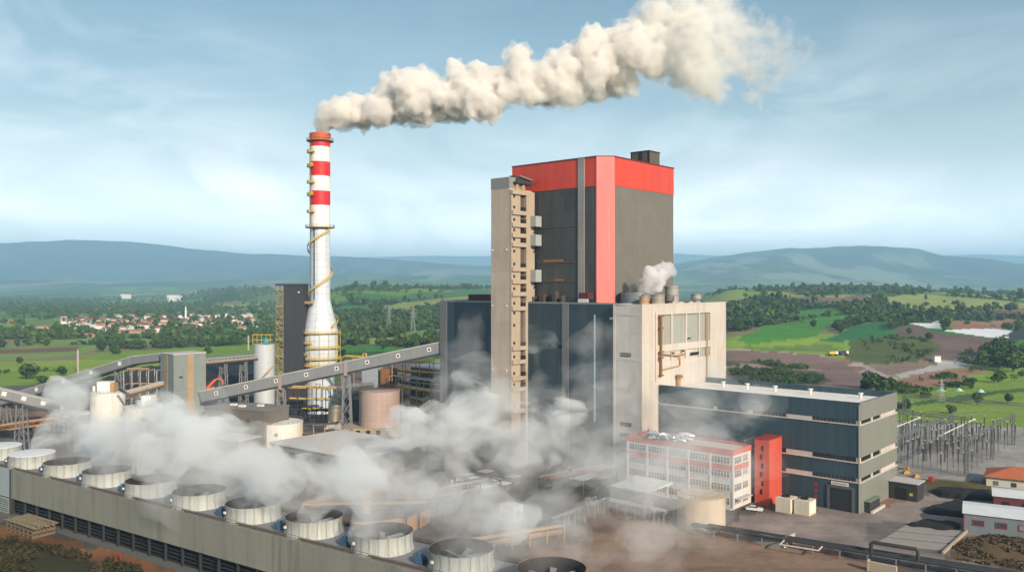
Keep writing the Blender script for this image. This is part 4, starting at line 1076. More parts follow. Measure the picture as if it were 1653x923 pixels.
# big elbow duct
d = thing('flue_duct', 'big bent metal flue duct curving down beside the beige tank', 'duct', (*dpt(545,0,385)[:2],0))
pts = []
cx, cz = 9.0, 9.5
for i in range(13):
    a = math.pi*.5 + math.pi*.5*i/12
    pts.append((cx-1+9.2*math.cos(a), 0, cz+9.2*math.sin(a)-1.2))
MB().path([(16,2,cz+8)]+pts+[(-1.4,-.5,3)], 3.0, 20).build('elbow', M('duct_metal', (.36,.32,.27), .4, .6, .25, .4, .7, (.22,.12,.05), .6), d, True)
b_ = MB()
for i in range(0,13,2):
    x,y,zz_ = pts[i]; b_.rings(0,0,0,0,4) if False else None
    a = math.pi*.5 + math.pi*.5*i/12
    t_ = Vector((-math.sin(a),0,math.cos(a)))
    b_.path([Vector(pts[i])-t_*.18, Vector(pts[i])+t_*.18], 3.18, 20)
b_.build('stiffener', GALV, d, True)
m = MB(); m._add([(-5,-4,0),(4,-4,0),(4,4,0),(-5,4,0),(-3.4,-2.6,3.6),(1.6,-2.6,3.6),(1.6,2.6,3.6),(-3.4,2.6,3.6)],[(4,5,6,7),(0,1,5,4),(1,2,6,5),(2,3,7,6),(3,0,4,7)]); m.build('inlet_hood', GALV, d)
MB().box(4.5,16,-1,6,0,13).build('support', DARKST, d)
v = thing('process_vessel', 'blue-grey panelled vessel standing behind the beige tank', 'vessel', (*dpt(601,0,392)[:2],0), -.2)
MB().box(-4,4,-3,3,0,29).build('body', M('vessel_panel', (.33,.37,.42), .5, .1, .08, .2, seam=(2.2,2.4), seamdark=.35), v); MB().box(-4.3,4.3,-3.3,3.3,29,29.6).build('rim', RUSTL, v)
u = thing('rusty_hopper', 'dark rust-red hopper frame right of the blue-grey vessel', 'hopper', (*dpt(628,0,388)[:2],0), -.2)
MB().box(-3,3,-3,3,14,27).build('bin', RUSTY, u)
mm = MB()
for sx in (-2.8,2.8):
    for sy in (-2.8,2.8): mm.box(sx-.25,sx+.25,sy-.25,sy+.25,0,14)
mm.build('leg', DARKST, u)
# precipitator-like roof behind conveyor at the boiler corner
u = thing('filter_house', 'white-roofed filter house behind the inclined conveyor', 'building', (*dpt(682,0,385)[:2],0), ROT)
MB().box(-8,22,0,12,0,27.5).build('wall', M('brown_wall', (.14,.105,.085), .85, 0, .3, .2), u); MB().box(-8.4,22.4,-.4,12.4,27.5,28.3).build('roof', ROOFW, u)

# ================================================================ low buildings in the middle
def shed(name, label, px, base_y, L, W, Hh, wall, roof, rz=ROT, gable=0.0, parts=None, depth=None, cat='building'):
    X, Y = gpt(px, base_y) if depth is None else dpt(px,0,depth)[:2]
    r = thing(name, label, cat, (X,Y,0), rz)
    MB().box(0,L,0,W,0,Hh).build('wall', wall, r)
    m = MB()
    if gable: m._add([(-.4,-.4,Hh),(L+.4,-.4,Hh),(L+.4,W+.4,Hh),(-.4,W+.4,Hh),(-.4,W/2,Hh+gable),(L+.4,W/2,Hh+gable)],[(0,1,5,4),(2,3,4,5),(0,4,3),(1,2,5),(0,3,2,1)])
    else: m.box(-.3,L+.3,-.3,W+.3,Hh,Hh+.4)
    m.build('roof', roof, r)
    return r
g = shed('service_building', 'grey flat-roofed concrete building behind the low white tank', 330, 716, 30, 16, 15, M('grey_block', (.15,.135,.12), .85, 0, .22, .2, .5, (.12,.09,.07), .5), M('dirty_roof', (.20,.19,.18), .8, 0, .3, .15), ROT+.35)
for i in range(4): MB().box(3+i*6,5+i*6,-.08,.01,10,11.2).build('window', BLACK, g)
for a, b in ((8,6),(14,4),(20,8)): MB().box(a,a+2.6,b,b+1.6,15.4,16.2).build('skylight', WHITEC, g)
g = shed('service_shed', 'low pale-roofed shed left of the white tank', 333, 735, 16, 12, 6.5, M('grey_block', (.25,.225,.20)), ROOFG, ROT+.3)
MB().box(12,15.4,-.08,.01,.2,4.4).build('door', BLACK, g)
g = thing('flat_roof_hall', 'broad low hall with plain pale grey roof amid the steam', 'hall', (*gpt(530,768)[:2],0), ROT+.05)
MB().box(-33,14,0,33,0,7.4).build('wall', M('hall_wall', (.22,.22,.22), .8), g); MB().box(-33.4,14.4,-.4,33.4,7.4,7.9).build('roof', M('hall_roof', (.55,.53,.52), .75, 0, .12, .05, seam=(3.0,0), seamdark=.06), g)
for i in range(5): MB().box(-30+i*8,-26+i*8,-.08,.01,3.4,5.6).build('window', GL, g)
MB().box(4,9,-.1,.01,0,4.6).build('door', STEEL, g)
g = thing('round_clarifier', 'wide open round basin with orange sunlit rim behind the fans', 'basin', (*gpt(592,838)[:2],0))
MB().rings(17.2,17.8,0,4.2,64).build('rim_wall', M('sunlit_rim', (.40,.22,.10), .8, 0, .25, .3, .5, (.2,.08,.03), .8), g, True)  # orange of the rim wall is warm sunlight put into the colour
MB().cyl(17.19,0,1.8,64).build('water', M('dark_sludge', (.05,.043,.036), .35, 0, .3, .2), g)
m = MB().beam((-17.5,-.9,4.6),(17.5,.9,4.6),1.6,.5); m.cyl(1.3,0,5.5,16); m.build('scraper_bridge', RUSTL, g)
m = MB()
for i in range(40):
    a = 2*math.pi*i/40; m.tube((17.5*math.cos(a),17.5*math.sin(a),4.2),(17.5*math.cos(a),17.5*math.sin(a),5.3),.05,4)
m.rings(17.44,17.54,5.25,5.35,64); m.build('railing', RUSTY, g)
pipe_rack('dark pipe bridge running right from the round basin', gpt(650,862), gpt(745,822), 4.5, 2.4, 1, 4, 7, (DARKST,DARKST,GALV,RUSTY), 5)
cp = None
CAN = [((985,812),13,14,5.2,'pale blue canopy roof with pointed edge amid the pipes'),((905,792),9,8,4.5,'small grey canopy roof left of the pale blue one')]
for (pp, L, W, hh, lab) in CAN:
    r = thing('canopy', lab, 'canopy', (*gpt(*pp),0), ROT)
    m = MB()
    for x in (.3,L-.3):
        for y in (.3,W-.3): m.box(x-.15,x+.15,y-.15,y+.15,0,hh)
    m.build('post', STEEL, r)
    MB()._add([(0,0,hh),(L,0,hh),(L,W,hh),(0,W,hh),(0,0,hh+.25),(L,0,hh+.25),(L,W,hh+.8),(0,W,hh+.8)],[(0,3,2,1),(4,5,6,7),(0,1,5,4),(1,2,6,5),(2,3,7,6),(3,0,4,7)]).build('roof', CANOPY, r)
# transformer bay covers: a loose grid of small pale lids
first = None; k = 0
for i in range(3):
    for j in range(4):
        if (i,j) in ((0,0),(2,3),(0,3)): continue
        X, Y = gpt(722+j*31+i*14, 776+i*10-j*1.5+(4 if (i+j) % 2 else 0))
        if first is None:
            r = thing('equipment_cabinet', 'low brown equipment cabinet with white square lid', 'cabinet', (X,Y,0), ROT, 'white-lidded cabinets in the steam')
            MB().box(-1.5,1.5,-1.6,1.6,0,2.6).build('body', M('brown_wall', (.14,.105,.085)), r); MB().box(-1.9,1.9,-2.0,2.0,2.6,2.85).build('lid', WHITEC, r); first = r
        else: dup(first, (X,Y))
r = thing('switch_hut', 'small white cubic hut with dark round openings among the pipes', 'hut', (*gpt(826,838),0), ROT)
MB().box(-2.8,2.4,-2,2,0,4.0).build('wall', WHITEC, r); MB().box(-3,2.6,-2.2,2.2,4,4.25).build('roof', ROOFG, r)
MB().box(-1.7,-.8,-2.06,-1.99,.9,2.0).build('window', BLACK, r); MB().box(2.39,2.46,-.7,.6,1.2,2.9).build('window', BLACK, r)
pipe_rack('low brown pipe rack left of the pale canopy', gpt(700,905), gpt(905,870), 3.4, 3.2, 2, 8, 9, (RUSTL,RUSTY,DARKST,RUSTL), 7)
pipe_rack('pale pipe bridge crossing the brown yard towards the canopy', gpt(888,862), gpt(985,824), 3.8, 2.2, 1, 4, 10, (GALV,GALV,STEEL), 6)
pipe_rack('pipe rack edging the brown yard behind the beige tank', gpt(985,826), gpt(1075,846), 3.2, 2.4, 1, 5, 11, (STEEL,DARKST,RUSTL,GALV), 6)
pipe_rack('brown pipe maze at the foot of the lift tower', gpt(880,800), gpt(985,778), 5, 6, 2, 10, 12, (DARKST,DARKST,RUSTY,STEEL), 6)
pipe_rack('dark pipework between lift tower and white-lidded cabinets', gpt(700,812), gpt(800,792), 4, 5, 2, 8, 13, (DARKST,RUSTY,DARKST,STEEL), 6)
r = thing('retaining_wall', 'low pale concrete bund wall with a sunlit yellow end', 'wall', (*gpt(1186,868),0), ROT)
MB().box(0,13,0,.5,0,2.4).box(12.5,13,.501,7,0,2.4).build('wall', M('bund', (.27,.28,.27), .85, 0, .15, .3), r); MB().box(13.0,13.06,.1,7,0,2.4).build('end_face', M('sunlit_face', (.46,.42,.30), .85), r)  # thin end sheet: sunlight on the bund painted as pale yellow
# ================================================================ foreground pipe bridge, lower right
def main_pipes():
    a = gpt(1120,858); b = gpt(1760,962)
    r = pipe_rack('long black pipe bridge crossing the lower right corner', a, b, 2.0, 4.4, 1, 0, 20, (STEEL,), 14)
    L = math.hypot(b[0]-a[0], b[1]-a[1])
    for i, (y, rr, mt) in enumerate(((-2.0,.34,DARKST),(-1.2,.2,STEEL),(-.4,.32,DARKST),(.4,.18,GALV),(1.1,.3,DARKST),(1.8,.16,STEEL))):
        MB().path([(0,y,2+rr),(L,y,2+rr)], rr, 10).build('pipe', mt, r, True)
    lp = MB().path([(44,-2.0,2.3),(44,-2.0,4.6),(44.4,-2.0,5),(53.6,-2,5),(54,-2.0,4.6),(54,-2.0,2.3)], .42, 10)
    lp.build('expansion_loop', DARKST, r, True)
    MB().path([(24,-2.0,2.2),(24,-6,2.2),(33,-6,2.2),(33,-2.0,2.2)], .2, 8).build('expansion_loop', CREAM, r, True)
    r2 = thing('pipe_anchor', 'pale concrete anchor block under the pipe bridge', 'block', (*gpt(1425,925),0), ROT)
    MB().box(-3,3,-.4,.4,0,2.2).build('wall', M('anchor_concrete', (.45,.36,.27), .85), r2); MB().box(-3.3,-3.0,-.7,.7,0,2.5).build('buttress', TOWERC, r2)
main_pipes()
# ================================================================ right side sheds, house, slabs, coal
g = shed('grey_shed', 'long blue-grey shed with pale roof and red windows, lower right', 1556, 858, 34, 14, 5.0, M('shed_wall', (.17,.20,.22), .6, 0, .08, .3, seam=(1.0,0), seamdark=.1), M('shed_roof', (.62,.65,.67), .6, 0, .06, .2, seam=(1.2,0), seamdark=.08), ROT+.22, .9)
for i in range(5):
    w_ = MB().box(2.2+i*5.2,4.5+i*5.2,-.09,.02,2.2,3.4).build('window', GL, g); MB().box(2.0+i*5.2,4.7+i*5.2,-.13,-.091,2.0,2.2).box(2.0+i*5.2,4.7+i*5.2,-.13,-.091,3.4,3.6).box(2.0+i*5.2,2.2+i*5.2,-.131,-.092,2.0,3.6).box(4.5+i*5.2,4.7+i*5.2,-.131,-.092,2.0,3.6).build('frame', REDTRIM, w_)
MB().box(-.06,.12,-.12,.1,0,5).build('corner_trim', REDTRIM, g)
g = shed('maroon_shed', 'smaller pale-roofed shed with dark red walls behind the grey one', 1604, 822, 24, 12, 4.0, M('maroon_wall', (.13,.035,.035), .7), M('shed_roof', (.62,.65,.67)), ROT+.22, .8)
for i in range(3): MB().box(2+i*5,4+i*5,-.08,.02,1.4,2.6).build('window', BLACK, g)
X, Y = gpt(1592, 783)
h = thing('tiled_house', 'cream bungalow with orange hipped tile roof by the switchyard', 'house', (X,Y,-.6), ROT+.15)
MB().box(0,20,0,14,0,3.6).build('wall', M('bungalow_wall', (.62,.60,.50), .85, 0, .1, .3), h)
MB()._add([(-.8,-.8,3.6),(20.8,-.8,3.6),(20.8,14.8,3.6),(-.8,14.8,3.6),(7,7,6.3),(13,7,6.3)],[(0,1,5,4),(2,3,4,5),(3,0,4),(1,2,5),(0,3,2,1)]).build('roof', TILE, h)
for x in (2,7,12,16): MB().box(x,x+1.5,-.08,.02,1.0,2.4).build('window', GL, h)
for n_, (pts, hh, lab) in enumerate(((((1502,794),(1532,790),(1600,798),(1603,808),(1560,807),(1520,803)),1.7,'black coal heap beside the maroon shed'),(((1488,825),(1540,812),(1570,814),(1580,820),(1558,835),(1505,830)),1.5,'widest flat black coal heap left of the grey shed'),(((1472,848),(1492,839),(1546,845),(1550,852),(1525,856),(1476,851)),1.0,'low black coal heap above the concrete slabs'))):
    pw = [gpt(*p) for p in pts]; cxx = sum(p[0] for p in pw)/len(pw); cyy = sum(p[1] for p in pw)/len(pw)
    N = 44; vs = []; fs = []
    lo = np.min(pw,0); hi = np.max(pw,0)
    gx, gy = np.meshgrid(np.linspace(lo[0]-1,hi[0]+1,N), np.linspace(lo[1]-1,hi[1]+1,N), indexing='ij')
    ins = inpoly(gx+(fbm(gx/3,gy/3,3,7)-.5)*3, gy+(fbm(gx/3,gy/3,3,8)-.5)*3, pw).astype(float)
    for _ in range(5):
        pd = np.pad(ins,1,'edge'); ins = (pd[1:-1,1:-1]*2+pd[:-2,1:-1]+pd[2:,1:-1]+pd[1:-1,:-2]+pd[1:-1,2:])/6
    zg = hh*ins*(.6+.9*fbm(gx/4,gy/4,4,12+n_)) - .25
    m = MB(); m._add(np.stack([gx-cxx,gy-cyy,zg],-1).reshape(-1,3).tolist(), [(i*N+j,(i+1)*N+j,(i+1)*N+j+1,i*N+j+1) for i in range(N-1) for j in range(N-1)])
    o = m.build('coal_heap', COAL, None, True, (cxx,cyy,0)); tag(o, lab, 'coal heap')
slabm = M('yard_slab', (.29,.265,.25), .9, 0, .18, .15, rust=.3, rcol=(.12,.1,.09), rscale=.1)
for i, (q4, lab) in enumerate(((((1462,848),(1560,858),(1553,866),(1448,856)),'pale concrete slab nearest the coal heaps'),(((1446,858),(1549,868),(1540,877),(1432,866)),'middle pale concrete slab between two dark gutters'),(((1430,868),(1536,879),(1526,888),(1412,877)),'pale concrete slab nearest the pipe bridge'))):
    pw = [gpt(*p) for p in q4]
    o = MB().prism([(p[0]-pw[0][0],p[1]-pw[0][1]) for p in pw], -.2, .18).build('concrete_slab', slabm, None, False, (pw[0][0],pw[0][1],0)); tag(o, lab, 'slab')
kl = thing('slab_kerb', 'thin tan kerb along the right end of the slabs', 'kerb', (*gpt(1562,857),0))
e = gpt(1522,894); s0 = gpt(1562,857)
MB().beam((0,0,.3),(e[0]-s0[0],e[1]-s0[1],.3),.5,.7).build('kerb_stone', TOWERC, kl)
first = None
for i, (px, py) in enumerate(((1267,826),(1297,830))):
    X, Y = gpt(px, py)
    if first is None:
        r = thing('cooling_unit', 'left of two cream cooling boxes against the dark hall wall', 'cooling unit', (X,Y,0), ROT, 'cream cooling boxes by the hall'); first = r
        MB().box(-2.2,2.2,-1.4,3.6,.2,4.2).build('casing', M('cream_box', (.62,.57,.46), .7, 0, .1, .4, .4, (.35,.25,.15), 1), r)
        MB().rings(.9,1.15,4.2,4.7,16,(-.2,1.2)).cyl(.89,4.2,4.3,16,(-.2,1.2)).build('fan', BLACK, r); MB().box(-2.3,2.3,-1.5,3.7,0,.2).build('base', RUSTL, r)
        MB().box(2.2,2.26,-.9,3.0,.7,3.6).build('panel', M('cream_panel', (.70,.66,.58), .7), r)
    else: dup(first, (X,Y), None, 'right of two cream cooling boxes, nearer the roller door')
def car():
    X, Y = gpt(1218, 824)
    r = thing('parked_car', 'white saloon car parked below the red stair tower', 'car', (X,Y,0), ROT+.25)
    b = MB(); prof = [(-2.3,.35),(-2.3,.85),(-1.5,.98),(-.9,1.02),(1.2,1.02),(2.1,.92),(2.35,.7),(2.35,.35)]
    vs = [(x,y*(1 if z < .9 else .96),z) for y in (-.88,.88) for x,z in prof]; n = len(prof)
    b._add(vs, [tuple(range(n)), tuple(range(2*n-1,n-1,-1))]+[(i,n+i,n+(i+1)%n,(i+1)%n) for i in range(n)]); b.build('body', CARW, r)
    c = MB(); c._add([(-1.7,-.8,1.0),(.9,-.8,1.0),(.9,.8,1.0),(-1.7,.8,1.0),(-1.1,-.66,1.45),(.25,-.66,1.45),(.25,.66,1.45),(-1.1,.66,1.45)],[(0,1,5,4),(1,2,6,5),(2,3,7,6),(3,0,4,7)]); c.build('window_band', GL, r)
    MB()._add([(-1.15,-.68,1.452),(.28,-.68,1.452),(.28,.68,1.452),(-1.15,.68,1.452),(-1.0,-.6,1.5),(.15,-.6,1.5),(.15,.6,1.5),(-1.0,.6,1.5)],[(4,5,6,7),(0,1,5,4),(1,2,6,5),(2,3,7,6),(3,0,4,7)]).build('roof', CARW, r)
    for x in (-1.45,1.45):
        for y in (-.86,.66):
            w = MB().cyl(.33,0,.2,16).xf(Matrix.Rotation(-math.pi/2,4,'X')).build('wheel', BLACK, r, True, (x,y,.33)); MB().cyl(.18,-.01,.21,12).xf(Matrix.Rotation(-math.pi/2,4,'X')).build('rim', GALV, w, True)
    for y in (-.6,.6): MB().box(2.28,2.37,y-.2,y+.2,.62,.78).build('headlight', GL, r)
car()
# ================================================================ switchyard
def switchyard():
    lat = M('lattice_steel', (.17,.185,.18), .6, .2, .15, .5); ins = M('insulator', (.055,.045,.04), .4); 
    def lattice(m, x, y, h, w=.9):
        for sx in (-1,1):
            for sy in (-1,1): m.box(x+sx*w/2-.09,x+sx*w/2+.09,y+sy*w/2-.09,y+sy*w/2+.09,0,h)
        k = int(h/1.6)
        for j in range(k):
            z0, z1 = h*j/k, h*(j+1)/k; s = 1 if j % 2 else -1
            for sy in (-1,1): m.beam((x-s*w/2,y+sy*w/2,z0),(x+s*w/2,y+sy*w/2,z1),.09,.09)
            for sx in (-1,1): m.beam((x+sx*w/2,y-s*w/2,z0),(x+sx*w/2,y+s*w/2,z1),.09,.09)
    def gantry(p, q0, q1, h, label):
        r = thing('busbar_gantry', label, 'gantry', pq(p,q0), ROT)
        for y in (0, (q1-q0)/2, q1-q0):
            m = MB(); lattice(m, 0, y, h); m.build('column', lat, r)
        m = MB(); L = q1-q0
        for z in (h-1.1,h-.1):
            for x in (-.45,.45): m.beam((x,0,z),(x,L,z),.14,.14)
        k = int(L/1.5)
        for j in range(k):
            m.beam((-.45,L*j/k,h-1.1 if j%2 else h-.1),(-.45,L*(j+1)/k,h-.1 if j%2 else h-1.1),.08,.08)
            m.beam((.45,L*j/k,h-1.1 if j%2 else h-.1),(.45,L*(j+1)/k,h-.1 if j%2 else h-1.1),.08,.08)
        m.build('crossbeam', lat, r)
        s = MB()
        for j in range(7): s.tube((0,L*(j+.5)/7,h-1.2),(0,L*(j+.5)/7,h-3.2),.14,6)
        s.build('insulator_string', ins, r)
    def beamgantry(p0, p1, q, h, label):
        r = thing('line_gantry', label, 'gantry', pq(p0,q), ROT); L = p1-p0
        for x in (0,L): 
            m = MB(); lattice(m, x, 0, h, 1.1); m.build('column', lat, r)
        m = MB()
        for z in (h-1.1,h-.1):
            for y in (-.45,.45): m.beam((0,y,z),(L,y,z),.24,.24)
        k = int(L/1.6)
        for j in range(k): m.beam((L*j/k,-.45,h-1.1 if j%2 else h-.1),(L*(j+1)/k,-.45,h-.1 if j%2 else h-1.1),.09,.09)
        m.build('crossbeam', lat, r)
    beamgantry(-116,-64,392,17.5,'long dark lattice line gantry at the back of the switchyard')
    beamgantry(-116,-82,352,15.5,'shorter lattice line gantry in the middle of the switchyard')
    gantry(-92,300,372,13.5,'lattice busbar gantry nearest the hall end')
    gantry(-74,318,392,13.0,'lattice busbar gantry on the outer side of the switchyard')
    r = thing('insulator_post', 'slim grey post with dark ribbed insulator in the switchyard', 'insulator post', pq(-104,312), ROT, 'insulator posts of the switchyard')
    MB().box(-.12,.12,-.12,.12,0,4.2).build('pole', lat, r)
    m = MB(); pr = []
    for i in range(12): pr += [(.27,4.2+i*.36),(.15,4.2+i*.36+.2)]
    m.lathe([(0,4.2)]+pr+[(0,8.5)],8); m.build('insulator', ins, r)
    MB().cyl(.3,8.5,8.7,8).build('cap', WHITEC, r)
    rg = random.Random(3); c = 0
    for i in range(10):
        for j in range(13):
            p = -124+i*5.4+rg.uniform(-.5,.5); q = 303+j*7.4+rg.uniform(-.6,.6)+i*1.4
            x, y = pq(p,q)
            if CX+F*x/y < 1452: continue
            dup(r, (x,y), None, None, (1,1,rg.uniform(.8,1.25)))
            c += 1
    for k, (p, lab) in enumerate(((-113,'inner'),(-104,'second'),(-95.5,'third'),(-86,'outer'))):
        b = thing('tubular_busbar', {'inner':'white tubular busbar set farthest back to the left','second':'white tubular busbar beside the leftmost one','third':'white tubular busbar between two others on the right','outer':'white tubular busbar at the outer right edge'}[lab], 'busbar', (*pq(p,322+k*5),10.6), ROT)
        MB().path([(0,0,0),(0,44,0)],.2,8).build('tube', WHITEC, b, True)
        s = MB()
        for i in range(10):
            pass
        s.lathe([(0,-.55),(.4,-.4),(.6,0),(.4,.4),(0,.55)],12); s.build('corona_ball', WHITEC, b, True, (0,44.4,0))
        m = MB()
        for yy in (1,22,43): m.box(-.15,.15,yy-.15,yy+.15,-10.6,-.2)
        m.build('post', lat, b)
    w_ = MB()
    for k in range(6):
        p = -116+k*6.4; pts = []
        for j in range(9):
            f = j/8; q = 352+40*f; pts.append((*pq(p+2*f,q), 15.2+2*f-2.2*4*f*(1-f)))
        w_.path(pts, .05, 4)
        pts = [(*pq(p,352-50*j/8), 15.2-3.4*j/8-1.8*4*(j/8)*(1-j/8)) for j in range(9)]; w_.path(pts, .05, 4)
    tag(w_.build('overhead_line', STEEL), 'thin sagging overhead wires strung between the switchyard gantries', 'wires')
    first = None
    for i, (px, py) in enumerate(((1463,764),(1478,770),(1463,757))):
        o = MB().box(-1.1,1.1,-.7,.7,0,.7).box(-.7,.8,-.6,.6,.7,1.1).build('crate_stack', M('ochre_crate', (.45,.25,.06), .7), None, False, (*gpt(px,py),0), .4*i)
        tag(o, 'yellow-ochre stack of crates on the verge behind the black shed', 'crates', 'crates on the switchyard verge')
    o = MB().box(-.7,.7,-.6,.6,0,1.5).box(-.4,.4,-.65,-.6,.2,1.2).build('red_hydrant_box', M('hydrant_red', (.5,.03,.03)), None, False, (*gpt(1503,776),0), ROT); tag(o, 'small red hydrant box on the switchyard verge', 'box')
switchyard()
def pylon(px, base, h, label, name='pylon'):
    X, Y = onground(px, base); z = float(height(np.array([X]),np.array([Y]))[0])
    r = thing(name, label, 'pylon', (X,Y,z)); m = MB(); w = h*.09; b = max(.18,h*.008)
    for sx in (-1,1):
        for sy in (-1,1): m.beam((sx*w,sy*w,0),(sx*w*.16,sy*w*.16,h),b,b)
    k = 8
    for j in range(k):
        f0, f1 = 1-.84*j/k, 1-.84*(j+1)/k
        for sy in (-1,1):
            m.beam((-w*f0,sy*w*f0,h*j/k),(w*f1,sy*w*f1,h*(j+1)/k),b*.6,b*.6); m.beam((w*f0,sy*w*f0,h*j/k),(-w*f1,sy*w*f1,h*(j+1)/k),b*.6,b*.6)
    m.build('lattice', M('pylon_steel', (.30,.32,.32), .6, .2), r)
    for zz_ in (.62,.76,.9): MB().beam((-h*.14,0,h*zz_),(h*.14,0,h*zz_),b*1.4,b*1.6).build('cross_arm', M('pylon_steel', (.3,.3,.3)) if zz_ < .85 or px != 667 else M('red_arm', (.5,.1,.08)), r)
pylon(667,536,34,'lattice pylon with reddish top arm before the centre wood')
pylon(628,532,32,'fainter lattice pylon left of the red-armed pylon')
pylon(1520,648,13,'small dark pylon on the bright green field at right')
for px, py, h, w, lab in ((126,601,17,1.3,'tan concrete pole standing in the left green meadow'),(401,566,15,1.4,'pale concrete pole left of the blue-grey silo'),(587,578,10,1.6,'short tan post in the field behind the conveyor')):
    X, Y = onground(px, py); r = thing('concrete_pole', lab, 'pole', (X,Y,0), .3)
    MB().box(-w/2,w/2,-w/2,w/2,0,h).build('shaft', WOODP, r); MB().box(-w*.9,w*.9,-w*.3,w*.3,h*.55,h*.6).build('bracket', STEEL, r)
# ================================================================ coal yard and excavator
r = thing('excavator', 'bright orange excavator with raised arm on the black coal yard', 'excavator', (*dpt(328,0,505)[:2],0), 0)
MB().box(-2.6,2.2,-1.6,1.6,1.3,3.6).build('body', ORANGE, r); MB().box(.4,2.3,-1.6,-.2,3.6,5.0).build('cab', GL, r)
MB().box(-2.8,2.8,-1.8,-1.0,0,1.3).build('track', BLACK, r); MB().box(-2.8,2.8,1.0,1.8,0,1.3).build('track', BLACK, r)
m = MB(); m.beam((1.8,0,3),(7.2,0,8.6),1.0,1.3); m.beam((7.2,0,8.6),(10.2,0,9.8),.8,1.0); m.build('boom', ORANGE, r)
m = MB(); m.beam((10.2,0,9.8),(12.2,0,7.4),.8,1.0); m.build('stick', ORANGE, r)
MB()._add([(11.4,-.7,7.6),(13.2,-.7,7.3),(12.4,-.7,5.6),(11.2,-.7,6.2),(11.4,.7,7.6),(13.2,.7,7.3),(12.4,.7,5.6),(11.2,.7,6.2)],[(0,1,2,3),(7,6,5,4),(0,4,5,1),(1,5,6,2),(2,6,7,3),(3,7,4,0)]).build('bucket', ORANGE, r)
m = MB(); m.beam((2.0,0,2.8),(6.5,0,4.2),.9,.9); m.build('blade_arm', ORANGE, r)
for n_, (px, Y, rr, hh, lab) in enumerate(((232,470,34,11,'long black coal ridge behind the left conveyor'),(385,545,60,9,'broad black coal ridge behind the orange excavator'),(185,420,22,9,'smaller black coal mound beyond the white silos'))):
    N = 40; X = (px-CX)/F*Y
    gx, gy = np.meshgrid(np.linspace(-rr,rr,N), np.linspace(-rr*.45,rr*.45,N), indexing='ij')
    d_ = np.hypot(gx/rr, gy/(rr*.45)); zg = hh*np.clip(1-d_,0,1)**.8*(.7+.6*fbm(gx/6,gy/6,4,40+n_))-.3
    m = MB(); m._add(np.stack([gx,gy,zg],-1).reshape(-1,3).tolist(), [(i*N+j,(i+1)*N+j,(i+1)*N+j+1,i*N+j+1) for i in range(N-1) for j in range(N-1)])
    tag(m.build('coal_heap', COAL, None, True, (X,Y,0)), lab, 'coal heap')
o = MB().prism([(-9,-4),(10,-5),(12,5),(-8,4)],0,3.2).build('pale_shed', ROOFG, None, False, (*dpt(410,0,505)[:2],0)); tag(o, 'flat pale shed roof in the coal yard left of the silo', 'shed')
# ================================================================ cooling tower row
CR = math.atan2(-.561,.828)
def cpt(s, n): return (-53.4+.828*s+.561*n, 177.9-.561*s+.828*n)
def cooling_block():
    r = thing('cooling_tower_block', 'long pale concrete cooling tower block with dark louvre opening below', 'cooling tower', cpt(0,0), CR)
    L0, L1 = -107, 150
    MB().box(L0,L1,0,.5,4.9,12.8).build('wall', TOWERW, r)
    MB().box(L0-45,L0-.6,.1,.6,4.9,12.9).build('end_panel', M('blue_panel', (.30,.36,.38), .7, 0, .1, .2), r)
    MB().box(L0-.55,L0-.1,-.2,.5,0,13).build('corner_post', DARKST, r)
    MB().box(L0-45,L1,.7,16,11.9,12.6).build('deck', DECK, r)
    MB().box(L0-45,L1,15.5,16,0,11.9).build('rear_wall', TOWERW, r)
    MB().box(L0-45,L1,2.4,2.8,0,11.9).build('fill_wall', BLACK, r)
    for s in np.arange(L0, 40, 6.6): MB().box(s-.25,s+.25,.3,.8,0,4.9).build('column', M('louvre_column', (.03,.03,.03), .8), r)
    m = MB()
    for i in range(5): m.box(L0,L1,1.0,1.9,.5+i*.9,.62+i*.9)
    m.build('louvre', M('louvre', (.03,.032,.034), .7), r)
    m = MB()
    for i in range(7): m.box(L0-44,L0-1,-.4,.6,.5+i*.62,.75+i*.62)
    m.build('louvre', M('pale_louvre', (.3,.34,.35), .6), r)
    MB().box(L0-45,L1,-1.4,2.3,-.1,.35).build('basin_kerb', M('basin', (.12,.12,.115), .8), r)
    m = MB()
    for s in np.arange(L0-44, L1, 2.2): m.tube((s,.25,12.8),(s,.25,13.85),.05,4)
    for z in (13.3,13.85): m.tube((L0-44,.25,z),(L1,.25,z),.05,4)
    m.build('railing', M('rail_brown', (.13,.09,.055), .8), r)
    m = MB()
    m.path([(L0-40,1.6,12.9),(L1,1.6,12.9)],.22,6).path([(L0-40,14.6,13.0),(L1,14.6,13.0)],.5,8); m.build('header_pipe', M('brown_pipe', (.09,.07,.055), .7), r, True)
cooling_block()
